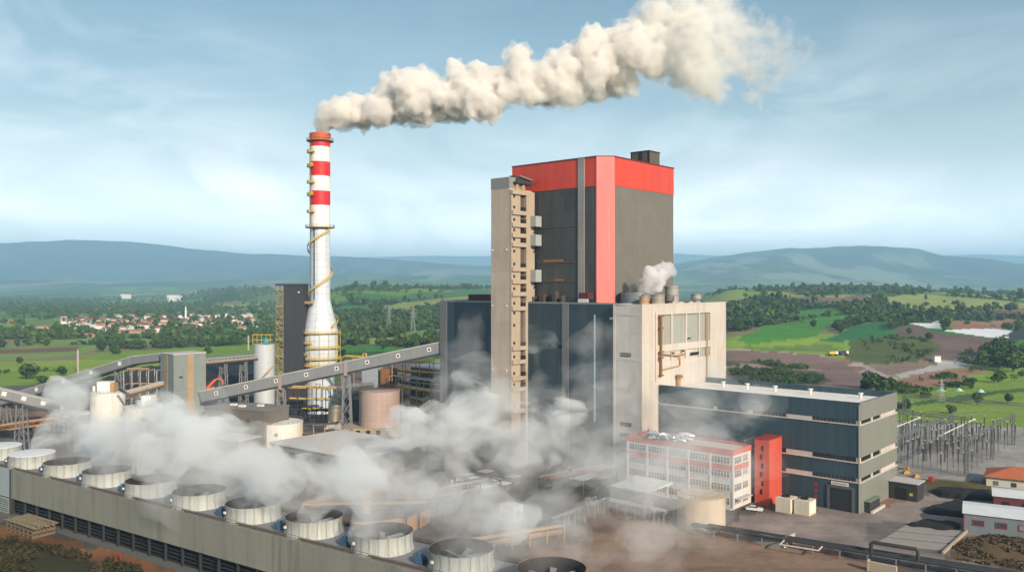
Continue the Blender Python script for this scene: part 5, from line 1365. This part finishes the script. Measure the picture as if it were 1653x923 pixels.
def fan_stack(s, label, capped=False):
    r = thing('fan_stack', label, 'cooling fan', (*cpt(s,7.4), 12.6), CR, 'round fan stacks on the cooling block')
    prof = [(6.32,0),(6.12,.6),(5.95,1.5),(5.92,2.3),(5.98,3.0),(6.1,3.5)]
    m = MB(); m.lathe(prof+[(6.06,3.5)], 72); m.build('shell', FANW, r, True)
    m = MB()
    for i in range(20):
        a = 2*math.pi*i/20; pts = [((rr+.06)*math.cos(a),(rr+.06)*math.sin(a),zz) for rr,zz in prof]; m.path(pts,.05,4)
    m.build('rib', M('rib', (.27,.25,.21), .7), r)
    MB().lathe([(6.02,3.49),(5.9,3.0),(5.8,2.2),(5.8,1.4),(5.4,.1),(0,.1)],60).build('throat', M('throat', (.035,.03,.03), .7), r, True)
    if capped:
        MB().lathe([(6.2,3.52),(6.1,3.65),(0,4.1)],48).build('cover', M('cover', (.66,.68,.70), .6, 0, .1, .3), r, True)
    else:
        f = MB().cyl(.9,1.2,2.0,16).build('hub', STEEL, r, True)
        a0 = random.uniform(0,1)
        for i in range(7):
            a = a0+2*math.pi*i/7; ca, sa = math.cos(a), math.sin(a)
            b = MB(); vs = []
            for rr, w, tw in ((.8,.35,.5),(5.4,.62,.2)):
                for sx in (-1,1):
                    for e in (0,.06): vs.append((rr*ca-sx*w*sa, rr*sa+sx*w*ca, 1.65+sx*w*tw+e))
            b._add(vs,[(0,2,6,4),(1,5,7,3),(0,4,5,1),(2,3,7,6),(0,1,3,2),(4,6,7,5)]); b.build('blade', M('blade', (.30,.32,.35), .45, .2), r)
        MB().beam((-6,0,1.0),(0,0,1.0),.35,.35).build('drive_shaft', GALV, r)
    mo = MB().box(-8.3,-6.5,-3.8,-2.2,0,1.5).cyl(.55,1.5,2.0,10,(-7.4,-3)).build('motor', BLUE, r)
    MB().box(-6.5,-5.9,-3.5,-2.6,.3,1.1).build('gearbox', DARKST, mo)
    MB().box(-2.1,-1.6,-6.5,-6.15,1.9,2.4).build('lamp', WHITEC, r)
    return r
sl = [-149.8,-130.2,-110.4,-90.6,-70.8,-51,-31.2,-11.4,8.4,28.2,48.0,67.8]
names = ['white fan stack cut by the left picture edge, behind the capped one','white fan stack at the left edge next to the capped stack','pale-capped white fan stack, closed by a light cover','first steaming fan stack right of the capped one','second steaming fan stack right of the capped one','third steaming fan stack right of the capped one','fourth steaming fan stack right of the capped one','fan stack fifth from the right end of the cooling row','fan stack fourth from the right end, before the round basin','white fan stack third from the right, lower picture edge','nearest whole fan stack, with white blades showing inside','fan stack cut by the bottom picture edge']
for s, nm in list(zip(sl, names))[1:]:
    fan_stack(s, nm, capped=s < -105)
r = thing('lamp_post', 'small lamp post on the deck behind the last fan stack', 'lamp post', (*cpt(82,15.0),12.6), 0)
MB().tube((0,0,0),(0,0,2.6),.12,8).build('pole', GALV, r); MB().box(-.3,.3,-.3,.3,2.6,3.1).build('lamp_head', CREAM, r)
# ground-level clutter at lower left
st = thing('timber_stack', 'stack of grey-brown timber frames by the cooling block foot', 'timber stack', (*gpt(50,858),0), CR)
m = MB(); rg = random.Random(8)
for l in range(5):
    for i in range(7):
        if l % 2: m.box(-7,7,-3+i*.9,-2.7+i*.9,l*.55,l*.55+.4)
        else: m.box(-7+i*2.2,-6.6+i*2.2,-3,3,l*.55,l*.55+.5)
m.build('frame', TIMBER, st)
m = MB()
for i in range(9): m.beam((-7.5+rg.uniform(-.5,.5),-3+i*.75,2.9),(7.5+rg.uniform(-1,1),-3+i*.75+rg.uniform(-.4,.4),2.95),.4,.25)
m.build('plank', M('pale_timber', (.26,.21,.13), .9, 0, .3, 1), st)
o = thing('sign_frame', 'small red-brown steel frame on the track below the wall', 'frame', (*gpt(190,905),0), CR)
MB().box(-1.2,-1.0,-.1,.1,0,2.2).box(1.0,1.2,-.1,.1,0,2.2).box(-1.2,1.2,-.08,.08,1.2,1.4).build('post', REDTRIM, o)
pipe_rack('brown trestle of pipes at the left edge by the lower conveyor', gpt(-30,706), gpt(118,684), 3.5, 6, 2, 9, 15, (RUSTY,RUSTL,RUSTY,RUSTL), 8)
g = thing('pump_gantry', 'rusty pump gantry with white mast behind the left fan stacks', 'gantry', (*gpt(205,778),0), ROT)
MB().box(-.4,.4,-.4,.4,0,11).box(6,6.4,-.4,.4,0,13).box(-1,7,-.3,.3,10,10.8).build('frame', RUSTL, g); MB().tube((9,0,0),(9,0,14),.2,8).build('mast', WHITEC, g); MB().beam((-14,0,6),(-8,0,10),.8,.8).build('arm', M('pinkish_steel', (.5,.32,.25),.7), g)
# ================================================================ village and far buildings
def village():
    wm = [M('village_white', (.66,.63,.59), .85, 0, .15, .02), M('house_wall_tan', (.42,.33,.25), .85, 0, .12, .02), M('house_wall_pink', (.45,.31,.26), .85)]
    rm = [M('roof_red', (.27,.085,.05), .85, 0, .35, .01), M('roof_brown', (.16,.075,.055), .85, 0, .35, .01), M('roof_faded', (.33,.17,.12), .85, 0, .35, .01), M('roof_pale', (.50,.46,.42), .8)]
    kinds = []
    def house(wi, ri, L, W, h):
        r = thing('village_house', 'small pale house in the distant village', 'house', (0,0,0))
        MB().box(-L/2,L/2,-W/2,W/2,-.5,h).build('wall', wm[wi], r)
        MB()._add([(-L/2-.5,-W/2-.5,h),(L/2+.5,-W/2-.5,h),(L/2+.5,W/2+.5,h),(-L/2-.5,W/2+.5,h),(-L/4,0,h+2.6),(L/4,0,h+2.6)],[(0,1,5,4),(2,3,4,5),(3,0,4),(1,2,5),(0,3,2,1)]).build('roof', rm[ri], r)
        return r
    combos = [(0,0,10,8,6),(0,2,11,8,5),(1,1,9,8,6),(2,0,10,9,4),(0,1,12,9,6.5),(1,2,14,8,4),(0,3,12,8,5)]
    labs = ['white house with red hip roof in the distant village','white house with faded roof in the distant village','tan house with brown roof in the distant village','pinkish low house with red roof in the distant village','tall white house with brown roof in the distant village','long tan house with faded roof in the distant village','white house with pale roof in the distant village']
    protos = [None]*7; rg = random.Random(21); occ = []
    n = 0
    while n < 150:
        f = rg.random(); px = 100+ (f**.9)*312; base = rg.gauss(524 if px < 260 else 520, 5.5)
        if px < 150: base = rg.uniform(516,531)
        if not 511 < base < 538: continue
        X, Y = onground(px, base)
        if any((X-a)**2+((Y-b)*.7)**2 < 170 for a, b in occ): continue
        occ.append((X,Y)); k = rg.choices(range(7), (5,4,3,3,5,2,4))[0]; z = float(height(np.array([X]),np.array([Y]))[0])
        if protos[k] is None:
            protos[k] = house(*combos[k]); o = protos[k]; tag(o, labs[k], 'house', labs[k].replace('house','houses',1)); o.location = (X,Y,z); o.rotation_euler = (0,0,rg.uniform(-.6,.6))
        else: o = dup(protos[k], (X,Y,z), rg.uniform(-.6,.6), None, rg.uniform(.75,1.1))
        n += 1
    def shedf(px, py, L, W, h, wall, roof, lab, rz=-.25):
        X, Y = onground(px, py); z = float(height(np.array([X]),np.array([Y]))[0])
        r = thing('farm_shed', lab, 'shed', (X,Y,z), rz); MB().box(-L/2,L/2,-W/2,W/2,-.5,h).build('wall', wall, r)
        MB()._add([(-L/2-.5,-W/2-.5,h),(L/2+.5,-W/2-.5,h),(L/2+.5,W/2+.5,h),(-L/2-.5,W/2+.5,h),(-L/2-.5,0,h+2.2),(L/2+.5,0,h+2.2)],[(0,1,5,4),(2,3,4,5),(3,0,4),(1,2,5),(0,3,2,1)]).build('roof', roof, r)
    W_ = M('shed_white', (.72,.70,.69), .7)
    shedf(133,530,62,14,4,W_,W_,'long white farm shed at the near edge of the village',-.12)
    shedf(75,531,22,16,3,wm[0],M('roof_orange',(.52,.19,.09),.85),'orange-roofed farmhouse alone left of the village')
    shedf(8,521,34,18,3.5,wm[1],M('roof_orange',(.5,.2,.1)),'orange-roofed barn at the left picture edge')
    shedf(137,544,22,10,3,wm[2],rm[2],'pinkish roofed barn among the dark tree belt')
    shedf(222,537,50,10,2.5,wm[2],rm[2],'long tan shed below the village houses',-.05)
    shedf(318,520,26,10,5,W_,CANOPY,'pale blue roofed hall beside the white minaret',-.3)
    X, Y = onground(298,519); z = float(height(np.array([X]),np.array([Y]))[0])
    r = thing('mosque', 'white mosque with slender minaret in the village', 'mosque', (X,Y,z)); MB().box(-13,-2,-6,6,-.5,7).build('wall', W_, r); MB().lathe([(5,7),(4.6,9),(3.2,11),(0,12.2)],20,(-7.5,0)).build('dome', W_, r, True)
    mi = MB().lathe([(1.9,-.5),(1.7,18),(2.5,18.3),(2.5,19.3),(1.4,19.3),(1.3,24),(0,29)],14,(2,0)).build('minaret', W_, r, True)
    for px, py, L, h, lab in ((280,487,46,26,'white cubic silo building beyond the village with dark arch'),(203,482,50,22,'white block of buildings far behind the village'),(290,486,14,20,'pale tower block adjoining the far white silo building')):
        X, Y = onground(px, py); z = float(height(np.array([X]),np.array([Y]))[0])
        r = thing('far_building', lab, 'building', (X,Y,z), -.2); MB().box(-L/2,L/2,-9,9,-1,h).build('wall', W_, r); MB().box(-L/2+2,-L/2+8,-9.2,-9,0,h*.6).build('door', STEEL, r); MB().box(-L/2-.6,L/2+.6,-9.6,9.6,h,h+1.5).build('roof', ROOFG, r)
    # vehicles and pits on the right
    for px, py, lab in ((1345,574,'yellow dump truck working on the brown bench'),(1362,573,'dark loader beside the yellow truck on the bench')):
        X, Y = onground(px, py); z = float(height(np.array([X]),np.array([Y]))[0]); r = thing('dump_truck' if px == 1345 else 'loader', lab, 'truck' if px == 1345 else 'loader', (X,Y,z), .2)
        mt = YEL if px == 1345 else DARKST
        MB()._add([(-4,-1.6,1.4),(1.4,-1.6,1.4),(1.4,1.6,1.4),(-4,1.6,1.4),(-4.6,-1.8,3.2),(1.6,-1.8,3.8),(1.6,1.8,3.8),(-4.6,1.8,3.2)],[(0,3,2,1),(4,5,6,7),(0,1,5,4),(1,2,6,5),(2,3,7,6),(3,0,4,7)]).build('body', mt, r); MB().box(1.7,3.8,-1.5,1.5,1.2,3.6).build('cab', WHITEC, r)
        for x in (-3,2.4):
            for y in (-1.7,1.1): MB().cyl(.8,0,.6,14).xf(Matrix.Rotation(-math.pi/2,4,'X')).build('wheel', BLACK, r, True, (x,y,.8))
    for px, py, lab in ((1303,632,'pale yellow tarpaulin heap on the worked slope'),):
        X, Y = onground(1303,627); z = float(height(np.array([X]),np.array([Y]))[0]); o = MB().lathe([(5,0),(4,1.4),(2,2.2),(0,2.5)],14).build('tarpaulin_heap', CREAM, None, True, (X,Y,z)); tag(o, lab, 'heap')
    X, Y = onground(1512,584); z = float(height(np.array([X]),np.array([Y]))[0]); r = thing('site_hut', 'small white hut on the mine bank at right', 'hut', (X,Y,z)); MB().box(-2.5,2.5,-2,2,0,4.6).build('wall', W_, r); MB().box(-2.8,2.8,-2.3,2.3,4.6,5).build('roof', ROOFG, r)
    for px, py in ((1519,627),(1548,627),(1583,629)):
        X, Y = onground(px, py+4); z = float(height(np.array([X]),np.array([Y]))[0]); o = MB().prism([(-3,-1.2),(3,-1.2),(3,1.2),(-3,1.2)],0,.1).lathe([(0,1.9),(1,1.6),(2.2,.1)],10).build('greenhouse_tunnel', M('pale_teal', (.40,.62,.55), .5), None, True, (X,Y,z)); tag(o, 'pale teal field cover on the bright green slope', 'field cover', 'field covers on the green slope')
village()
# ================================================================ air, smoke and steam
def volmat(name, dens, col, aniso=.2, nscale=.06, lo=.35, hi=.65, detail=5, rate=1.0, fade=None, stretch=(1,1,1), zfade=None, floor=0.0, shift=None):
    m = bpy.data.materials.new(name); t = NT(m)
    out = t.n('ShaderNodeOutputMaterial'); v = t.n('ShaderNodeVolumePrincipled')
    v.inputs['Color'].default_value = (*col,1); v.inputs['Anisotropy'].default_value = aniso
    t.l(v.outputs[0], out.inputs['Volume'])
    if nscale:
        pos = t.n('ShaderNodeNewGeometry').outputs['Position']
        n = t.noise(t.mapping(pos, stretch), nscale, detail, .6, .6)
        if shift:
            px_ = t.n('ShaderNodeSeparateXYZ'); t.l(pos, px_.inputs[0])
            q = t.n('ShaderNodeMapRange'); q.inputs['From Min'].default_value = shift[0]; q.inputs['From Max'].default_value = shift[1]; q.inputs['To Min'].default_value = 0; q.inputs['To Max'].default_value = shift[2]
            t.l(px_.outputs[0], q.inputs['Value']); n = t.math('SUBTRACT', n, q.outputs[0])
        d = t.n('ShaderNodeMapRange'); d.inputs['From Min'].default_value = lo; d.inputs['From Max'].default_value = hi
        d.inputs['To Min'].default_value = floor*dens; d.inputs['To Max'].default_value = dens; t.l(n, d.inputs['Value'])
        r = d.outputs[0]
        sep = t.n('ShaderNodeSeparateXYZ'); t.l(pos, sep.inputs[0])
        for ax, f in ((0,fade),(2,zfade)):
            if f:
                q = t.n('ShaderNodeMapRange'); q.inputs['From Min'].default_value = f[0]; q.inputs['From Max'].default_value = f[1]; q.inputs['To Min'].default_value = f[2]; q.inputs['To Max'].default_value = f[3]
                t.l(sep.outputs[ax], q.inputs['Value']); r = t.math('MULTIPLY', r, q.outputs[0])
        t.l(r, v.inputs['Density'])
        m.cycles.volume_step_rate = rate
    else:
        v.inputs['Density'].default_value = dens
        m.cycles.homogeneous_volume = True
    return m
def blobs(name, spheres, voxel, mat, label, disp=0.0, dscale=.1, cat='smoke', kind='stuff'):
    """cloud body: union of many puffs, fused and roughened"""
    base = []; 
    import bmesh
    bm = bmesh.new(); bmesh.ops.create_icosphere(bm, subdivisions=2, radius=1)
    bv = np.array([v.co[:] for v in bm.verts]); bf = np.array([[v.index for v in f.verts] for f in bm.faces]); bm.free()
    vs = []; fs = []
    for i, (c, rr) in enumerate(spheres):
        rr = np.array(rr if isinstance(rr, (tuple, list)) else (rr,rr,rr)); vs.append(bv*rr + np.array(c)); fs.append(bf + i*len(bv))
    vs = np.concatenate(vs); fs = np.concatenate(fs)
    me = bpy.data.meshes.new(name); me.from_pydata(vs.tolist(), [], fs.tolist())
    o = bpy.data.objects.new(name, me); COL.objects.link(o)
    md = o.modifiers.new('r','REMESH'); md.mode = 'VOXEL'; md.voxel_size = voxel
    dg = bpy.context.evaluated_depsgraph_get(); ev = o.evaluated_get(dg)
    m2 = bpy.data.meshes.new_from_object(ev); o.modifiers.clear(); o.data = m2; bpy.data.meshes.remove(me); m2.name = name
    n = len(m2.vertices); co = np.empty(n*3); nr = np.empty(n*3)
    m2.vertices.foreach_get('co', co); m2.vertex_normals.foreach_get('vector', nr); co = co.reshape(-1,3); nr = nr.reshape(-1,3)
    if disp:
        dv = np.array([mnoise.fractal(Vector(p)*dscale, .8, 2.1, 4) for p in co])
        co = co + nr*(dv*disp)[:,None]
    m2.vertices.foreach_set('co', co.ravel()); m2.update()
    md = o.modifiers.new('r','REMESH'); md.mode = 'VOXEL'; md.voxel_size = voxel      # heals folds so every body is one clean closed skin
    dg = bpy.context.evaluated_depsgraph_get(); dg.update(); m3 = bpy.data.meshes.new_from_object(o.evaluated_get(dg)); o.modifiers.clear(); o.data = m3; bpy.data.meshes.remove(m2); m2 = m3; m2.name = name
    m2.materials.clear(); m2.materials.append(mat); m2.shade_smooth()
    tag(o, label, cat, None, kind)
    return o
rg = random.Random(5)
def plume():
    P = [(519,209,14),(522,200,17),(530,188,21),(548,180,29),(572,180,34),(605,177,42),(650,166,52),(700,161,56),(750,153,53),(800,143,51),(850,139,51),(900,134,55),(950,120,60),(1000,100,64),(1050,80,66),(1100,70,78),(1150,76,90),(1195,84,82),(1235,92,66),(1270,90,44),(1297,78,26),(1314,66,12)]
    sp = []; Y0 = 433.0
    def at(px, py, dy=0): 
        Y = Y0+dy; return ((px-CX)/F*Y, Y, H-(py-CY)/F*Y)
    k = Y0/F
    for i in range(len(P)-1):
        (x0,y0,r0), (x1,y1,r1) = P[i], P[i+1]
        L = math.hypot(x1-x0,y1-y0); n = max(2,int(L/(.12*(r0+r1)/2))) + (2 if i < 5 else 5)
        for j in range(n):
            f = rg.random(); x = x0+(x1-x0)*f; y = y0+(y1-y0)*f; R = (r0+(r1-r0)*f)*(1.0 if i > 3 else .92)
            a = rg.uniform(0,2*math.pi); q = math.sqrt(rg.random())*.62
            s = R*rg.uniform(.26,.5) if i > 2 else R*rg.uniform(.75,.95); q = q if i > 2 else q*.4
            c = at(x+q*R*math.cos(a), y+q*R*math.sin(a)*.9, rg.uniform(-.6,.6)*R*k)
            sp.append((c, s*k))
            if i > 2:
                for _ in range(6):
                    d = Vector((rg.gauss(0,1),rg.gauss(0,1),rg.gauss(.25,1))).normalized()
                    s2 = s*k*rg.uniform(.22,.48); p = Vector(c)+d*(s*k*.92)
                    sp.append((tuple(p), s2))
    for px, py, rr in ((955,58,14),(966,50,10),(960,72,20),(948,88,26),(905,98,24),(845,100,22),(770,118,24),(660,128,15),(730,110,14),(1045,40,34),(1075,36,32),(1110,8,30),(1150,-10,38),(1180,20,30),(1150,140,22),(1165,158,14),(1205,150,16),(1225,168,10),(1234,182,6),(1255,120,24),(1285,95,18)):
        for _ in range(4): sp.append((at(px+rg.uniform(-.5,.5)*rr,py+rg.uniform(-.5,.5)*rr,rg.uniform(-8,8)), rr*k*rg.uniform(.55,.9)))
    m = volmat('smoke_edge', .30, (.988,.974,.955), .0, .13, .36, .56, 7, .06, fade=(0,155,1.0,.10), floor=.0, shift=(-60,165,.15))
    blobs('smoke_plume', [(c, r*1.16) for c, r in sp], .8, m, 'dense cream-white smoke plume trailing right from the chimney top', 3.2, .22, 'smoke')
    m = volmat('smoke_heart', .55, (.988,.974,.955), .0, .10, .28, .46, 6, .06, fade=(0,130,1.0,.04), floor=.0, shift=(30,130,.2))
    blobs('smoke_core', [(c, r*.86) for c, r in sp if r > 1.6], .8, m, 'thickest part of the smoke inside the chimney plume', 2.0, .25, 'smoke')
def steam():
    sp = []
    def puff(px, py, Y, r, fl=.75, n=4):
        for _ in range(n):
            X, Yv, z = dpt(px+rg.uniform(-.6,.6)*r/Y*F, py+rg.uniform(-.35,.35)*r/Y*F, Y+rg.uniform(-.7,.7)*r)
            s = r*rg.uniform(.55,1.0); sp.append(((X,Yv,max(z,s*.4)),(s*1.35,s,s*fl)))
    for a in ((100,720,262,5),(125,705,265,6),(150,715,262,6),(122,640,300,5),(106,650,300,4),(140,632,305,4),(180,735,258,6),(215,720,258,7),(250,715,258,7),(285,700,262,7),(250,740,252,6),(300,672,270,6),(320,690,265,7),(345,720,255,8),(380,745,248,8),(350,745,248,7),(420,755,244,7),(455,765,242,6),(400,715,258,5),(490,775,240,6),(530,780,238,6),(560,775,240,6),(600,785,236,6),(640,775,240,6),(200,690,268,5),(235,680,270,5),(270,665,275,5),
              (660,700,285,6),(700,680,285,7),(735,665,288,7),(760,640,290,6),(775,680,285,7),(745,610,294,4),(800,650,288,6),(700,715,278,6),(740,710,276,6),(790,715,275,6),(830,705,275,6),(820,740,262,6),(770,745,262,5),(845,670,280,5),(640,725,272,5),(600,745,262,5),(885,690,270,6),(870,730,262,6),(915,665,268,5)):
        puff(*a)
    for s in sl[3:]:
        if s > 60: continue
        for k in range(4):
            x, y = cpt(s+k*2.2, 7.4+k*1.6); sp.append(((x,y,16.6+k*1.9),(4.9+k*.5,4.7+k*.5,1.9+k*.5)))
    bank = list(sp)
    sp.clear()
    for a in ((880,760,246,9),(900,720,255,8),(930,690,262,7),(955,650,268,7),(970,615,272,6),(985,585,274,5),(965,570,276,4),(880,680,265,7),(870,560,275,5),(865,530,276,4),(900,640,268,7),(940,740,250,9),(1000,760,232,8),(1050,740,228,7),(1100,700,236,8),(1140,665,240,8),(1080,655,246,7),(1110,640,248,5),(1180,690,232,7),(1150,730,222,6),(1210,655,236,5),
              (960,830,205,6),(1000,850,200,5),(1050,810,212,6),(1075,850,200,5),(1050,885,192,5),(1100,800,214,5),(900,820,210,7),(840,860,200,6),(780,830,208,7),(720,800,218,7),(1000,700,240,7),(1060,775,216,9),(900,890,186,5),(950,770,230,7),(760,860,198,5),(800,800,220,6),(1095,765,216,8),(1140,770,214,6),(1030,760,220,7),(1120,860,200,5),(1030,910,186,5),
              ):
        puff(*a)
    veil = list(sp); sp.clear()
    for a in ((762,512,312,3),(752,530,312,4),(770,545,310,3),(738,562,311,4),(756,575,310,3),(728,598,310,4),(768,600,308,4),(748,628,306,4),(1225,690,230,5),(1250,715,229,5),(1240,735,228,4),(1265,745,228,4),(1205,670,234,5)):
        puff(*a, n=2)
    wisp = list(sp)
    def sc(L, k): return [(c, tuple(a*k for a in r)) for c, r in L]
    col = (.965,.985,1.0)
    m = volmat('steam_outer', .034, col, .0, .06, .46, .68, 8, .11, floor=.0, stretch=(1,1,1.25))
    blobs('steam_veil', sc(bank,1.8)+sc(veil,1.5)+sc(wisp,1.3), 2.0, m, 'thin grey steam wisps drifting before the boiler house and office', 10.0, .045, 'steam')
    m = volmat('steam_mid', .062, col, .0, .075, .45, .64, 8, .11, floor=.0, stretch=(.8,1,1.3))
    blobs('steam_bank', sc(bank,1.4)+sc(veil,.72), 1.6, m, 'broad white steam bank drifting behind the cooling fans', 8.5, .055, 'steam')
    m = volmat('steam_core', .24, col, .0, .085, .46, .66, 8, .11, floor=.0, stretch=(.8,1,1.3))
    blobs('steam_core', sc(bank,1.05), 1.3, m, 'densest white steam at the heart of the cooling fan cloud', 7.0, .075, 'steam')
    sp.clear()
    for px, py, rr in ((1045,484,6),(1042,474,7),(1050,466,9),(1040,460,8),(1058,455,11),(1050,445,10),(1068,446,11),(1075,438,9),(1080,430,6),(1062,432,6),(1068,424,4),(1086,440,5),(1034,452,5)):
        for _ in range(3):
            X, Y, z = dpt(px+rg.uniform(-.5,.5)*rr, py+rg.uniform(-.5,.5)*rr, 292+rg.uniform(-2,2)); sp.append(((X,Y,z), rr/F*292*rg.uniform(.7,1.15)))
    m = volmat('vapour', .60, (.99,.99,1.0), .0, .17, .36, .56, 6, .08, floor=.0)
    blobs('vapour_puff', sp, .6, m, 'small white vapour puff rising from the roof silencers', 1.6, .28, 'vapour')
def haze():
    m = volmat('haze_air', HAZE_D, (.42,.71,1.0), 0.0, 0)
    o = MB().box(-33000,33000,-33000,33000,-12,860).build('haze', m); o['kind'] = 'stuff'; o['label'] = 'pale blue haze in the air over the valley'; o['category'] = 'haze'
HAZE_D = 1.2e-4
import os
VOL = True
if VOL:
    haze(); plume(); steam()
# ================================================================ light, sky, camera
SUN_EL, SUN_V = math.radians(25), Vector((.516,-.858,0)).normalized()
w = bpy.data.worlds.new('World'); SC.world = w; w.use_nodes = True
t = NT.__new__(NT); t.t = w.node_tree; t.t.nodes.clear()
out = t.n('ShaderNodeOutputWorld'); bg = t.n('ShaderNodeBackground'); t.l(bg.outputs[0], out.inputs[0])
sky = t.n('ShaderNodeTexSky', sky_type='NISHITA'); sky.sun_disc = False
sky.sun_elevation = SUN_EL; sky.sun_rotation = math.atan2(SUN_V.x, SUN_V.y)
sky.altitude = 300; sky.air_density = 1.0; sky.dust_density = 1.6; sky.ozone_density = .7
gen = t.n('ShaderNodeTexCoord').outputs['Generated']
sep = t.n('ShaderNodeSeparateXYZ'); t.l(gen, sep.inputs[0])
zz_ = t.math('ADD', t.math('MAXIMUM', sep.outputs[2], 0.0), .10)
cv = t.n('ShaderNodeCombineXYZ'); t.l(t.math('DIVIDE', sep.outputs[0], zz_), cv.inputs[0]); t.l(t.math('DIVIDE', sep.outputs[1], zz_), cv.inputs[1])
SEEDX = 1.7
sh = t.n('ShaderNodeMapping'); sh.inputs['Rotation'].default_value = (0, math.radians(-14), 0); sh.inputs['Scale'].default_value = (1.6,1.6,4.4); sh.inputs['Location'].default_value = (SEEDX,0,0); t.l(gen, sh.inputs[0])
n1 = t.noise(sh.outputs[0], 2.6, 9, .56, .9)
n2 = t.noise(sh.outputs[0], 1.1, 3, .5)
cl = t.math('MULTIPLY', t.ramp(n1, [(.42,0),(.56,.5),(.72,1)]), t.ramp(n2, [(.38,.1),(.60,1)]))
low = t.ramp(sep.outputs[2], [(.0,1),(.07,.80),(.13,.46),(.20,.20),(.33,.05),(.5,0)])
fac = t.math('ADD', t.math('MULTIPLY', cl, .50), t.math('MULTIPLY', low, t.math('MULTIPLY_ADD', n1, .6, .6)), clamp=True)
CLOUD = (11.2,11.6,12.0)
tinted = t.mix(1.0, sky.outputs[0], (1.06,1.24,1.12), 'MULTIPLY')
glow = t.math('MULTIPLY_ADD', t.ramp(sep.outputs[2], [(.0,1),(.05,.75),(.14,.12),(.25,0)]), 2.0, 1.0)
gv = t.n('ShaderNodeVectorMath', operation='SCALE'); gv.inputs[0].default_value = CLOUD; t.l(glow, gv.inputs['Scale'])
t.l(t.mix(fac, tinted, gv.outputs[0]), bg.inputs[0]); bg.inputs[1].default_value = .078
sd = bpy.data.lights.new('sun','SUN'); sd.energy = 5.0; sd.angle = math.radians(.5); sd.color = (1.0,.83,.65)
so = bpy.data.objects.new('sun', sd); COL.objects.link(so)
dirv = Vector((SUN_V.x*math.cos(SUN_EL), SUN_V.y*math.cos(SUN_EL), math.sin(SUN_EL)))
so.rotation_euler = dirv.to_track_quat('Z','Y').to_euler()
cam = bpy.data.cameras.new('camera'); co = bpy.data.objects.new('camera', cam); COL.objects.link(co)
cam.sensor_fit = 'HORIZONTAL'; cam.sensor_width = 36; cam.lens = 36*F/1653
co.location = (0,0,H); co.rotation_euler = (math.radians(90),0,0); cam.clip_end = 120000; cam.clip_start = 1
SC.camera = co
vs = SC.view_settings; vs.view_transform = 'Standard'; vs.look = 'None'; vs.gamma = 1; vs.exposure = 0.36; vs.use_curve_mapping = False
cy = SC.cycles
SC.render.engine = 'CYCLES'
cy.use_denoising = True
try: cy.denoiser = 'OPENIMAGEDENOISE'
except Exception: pass
cy.max_bounces = 16; cy.diffuse_bounces = 2; cy.glossy_bounces = 2; cy.transmission_bounces = 2; cy.volume_bounces = 11; cy.transparent_max_bounces = 8
cy.volume_max_steps = 512
cy.caustics_reflective = False; cy.caustics_refractive = False
cy.use_adaptive_sampling = True; cy.adaptive_threshold = .02
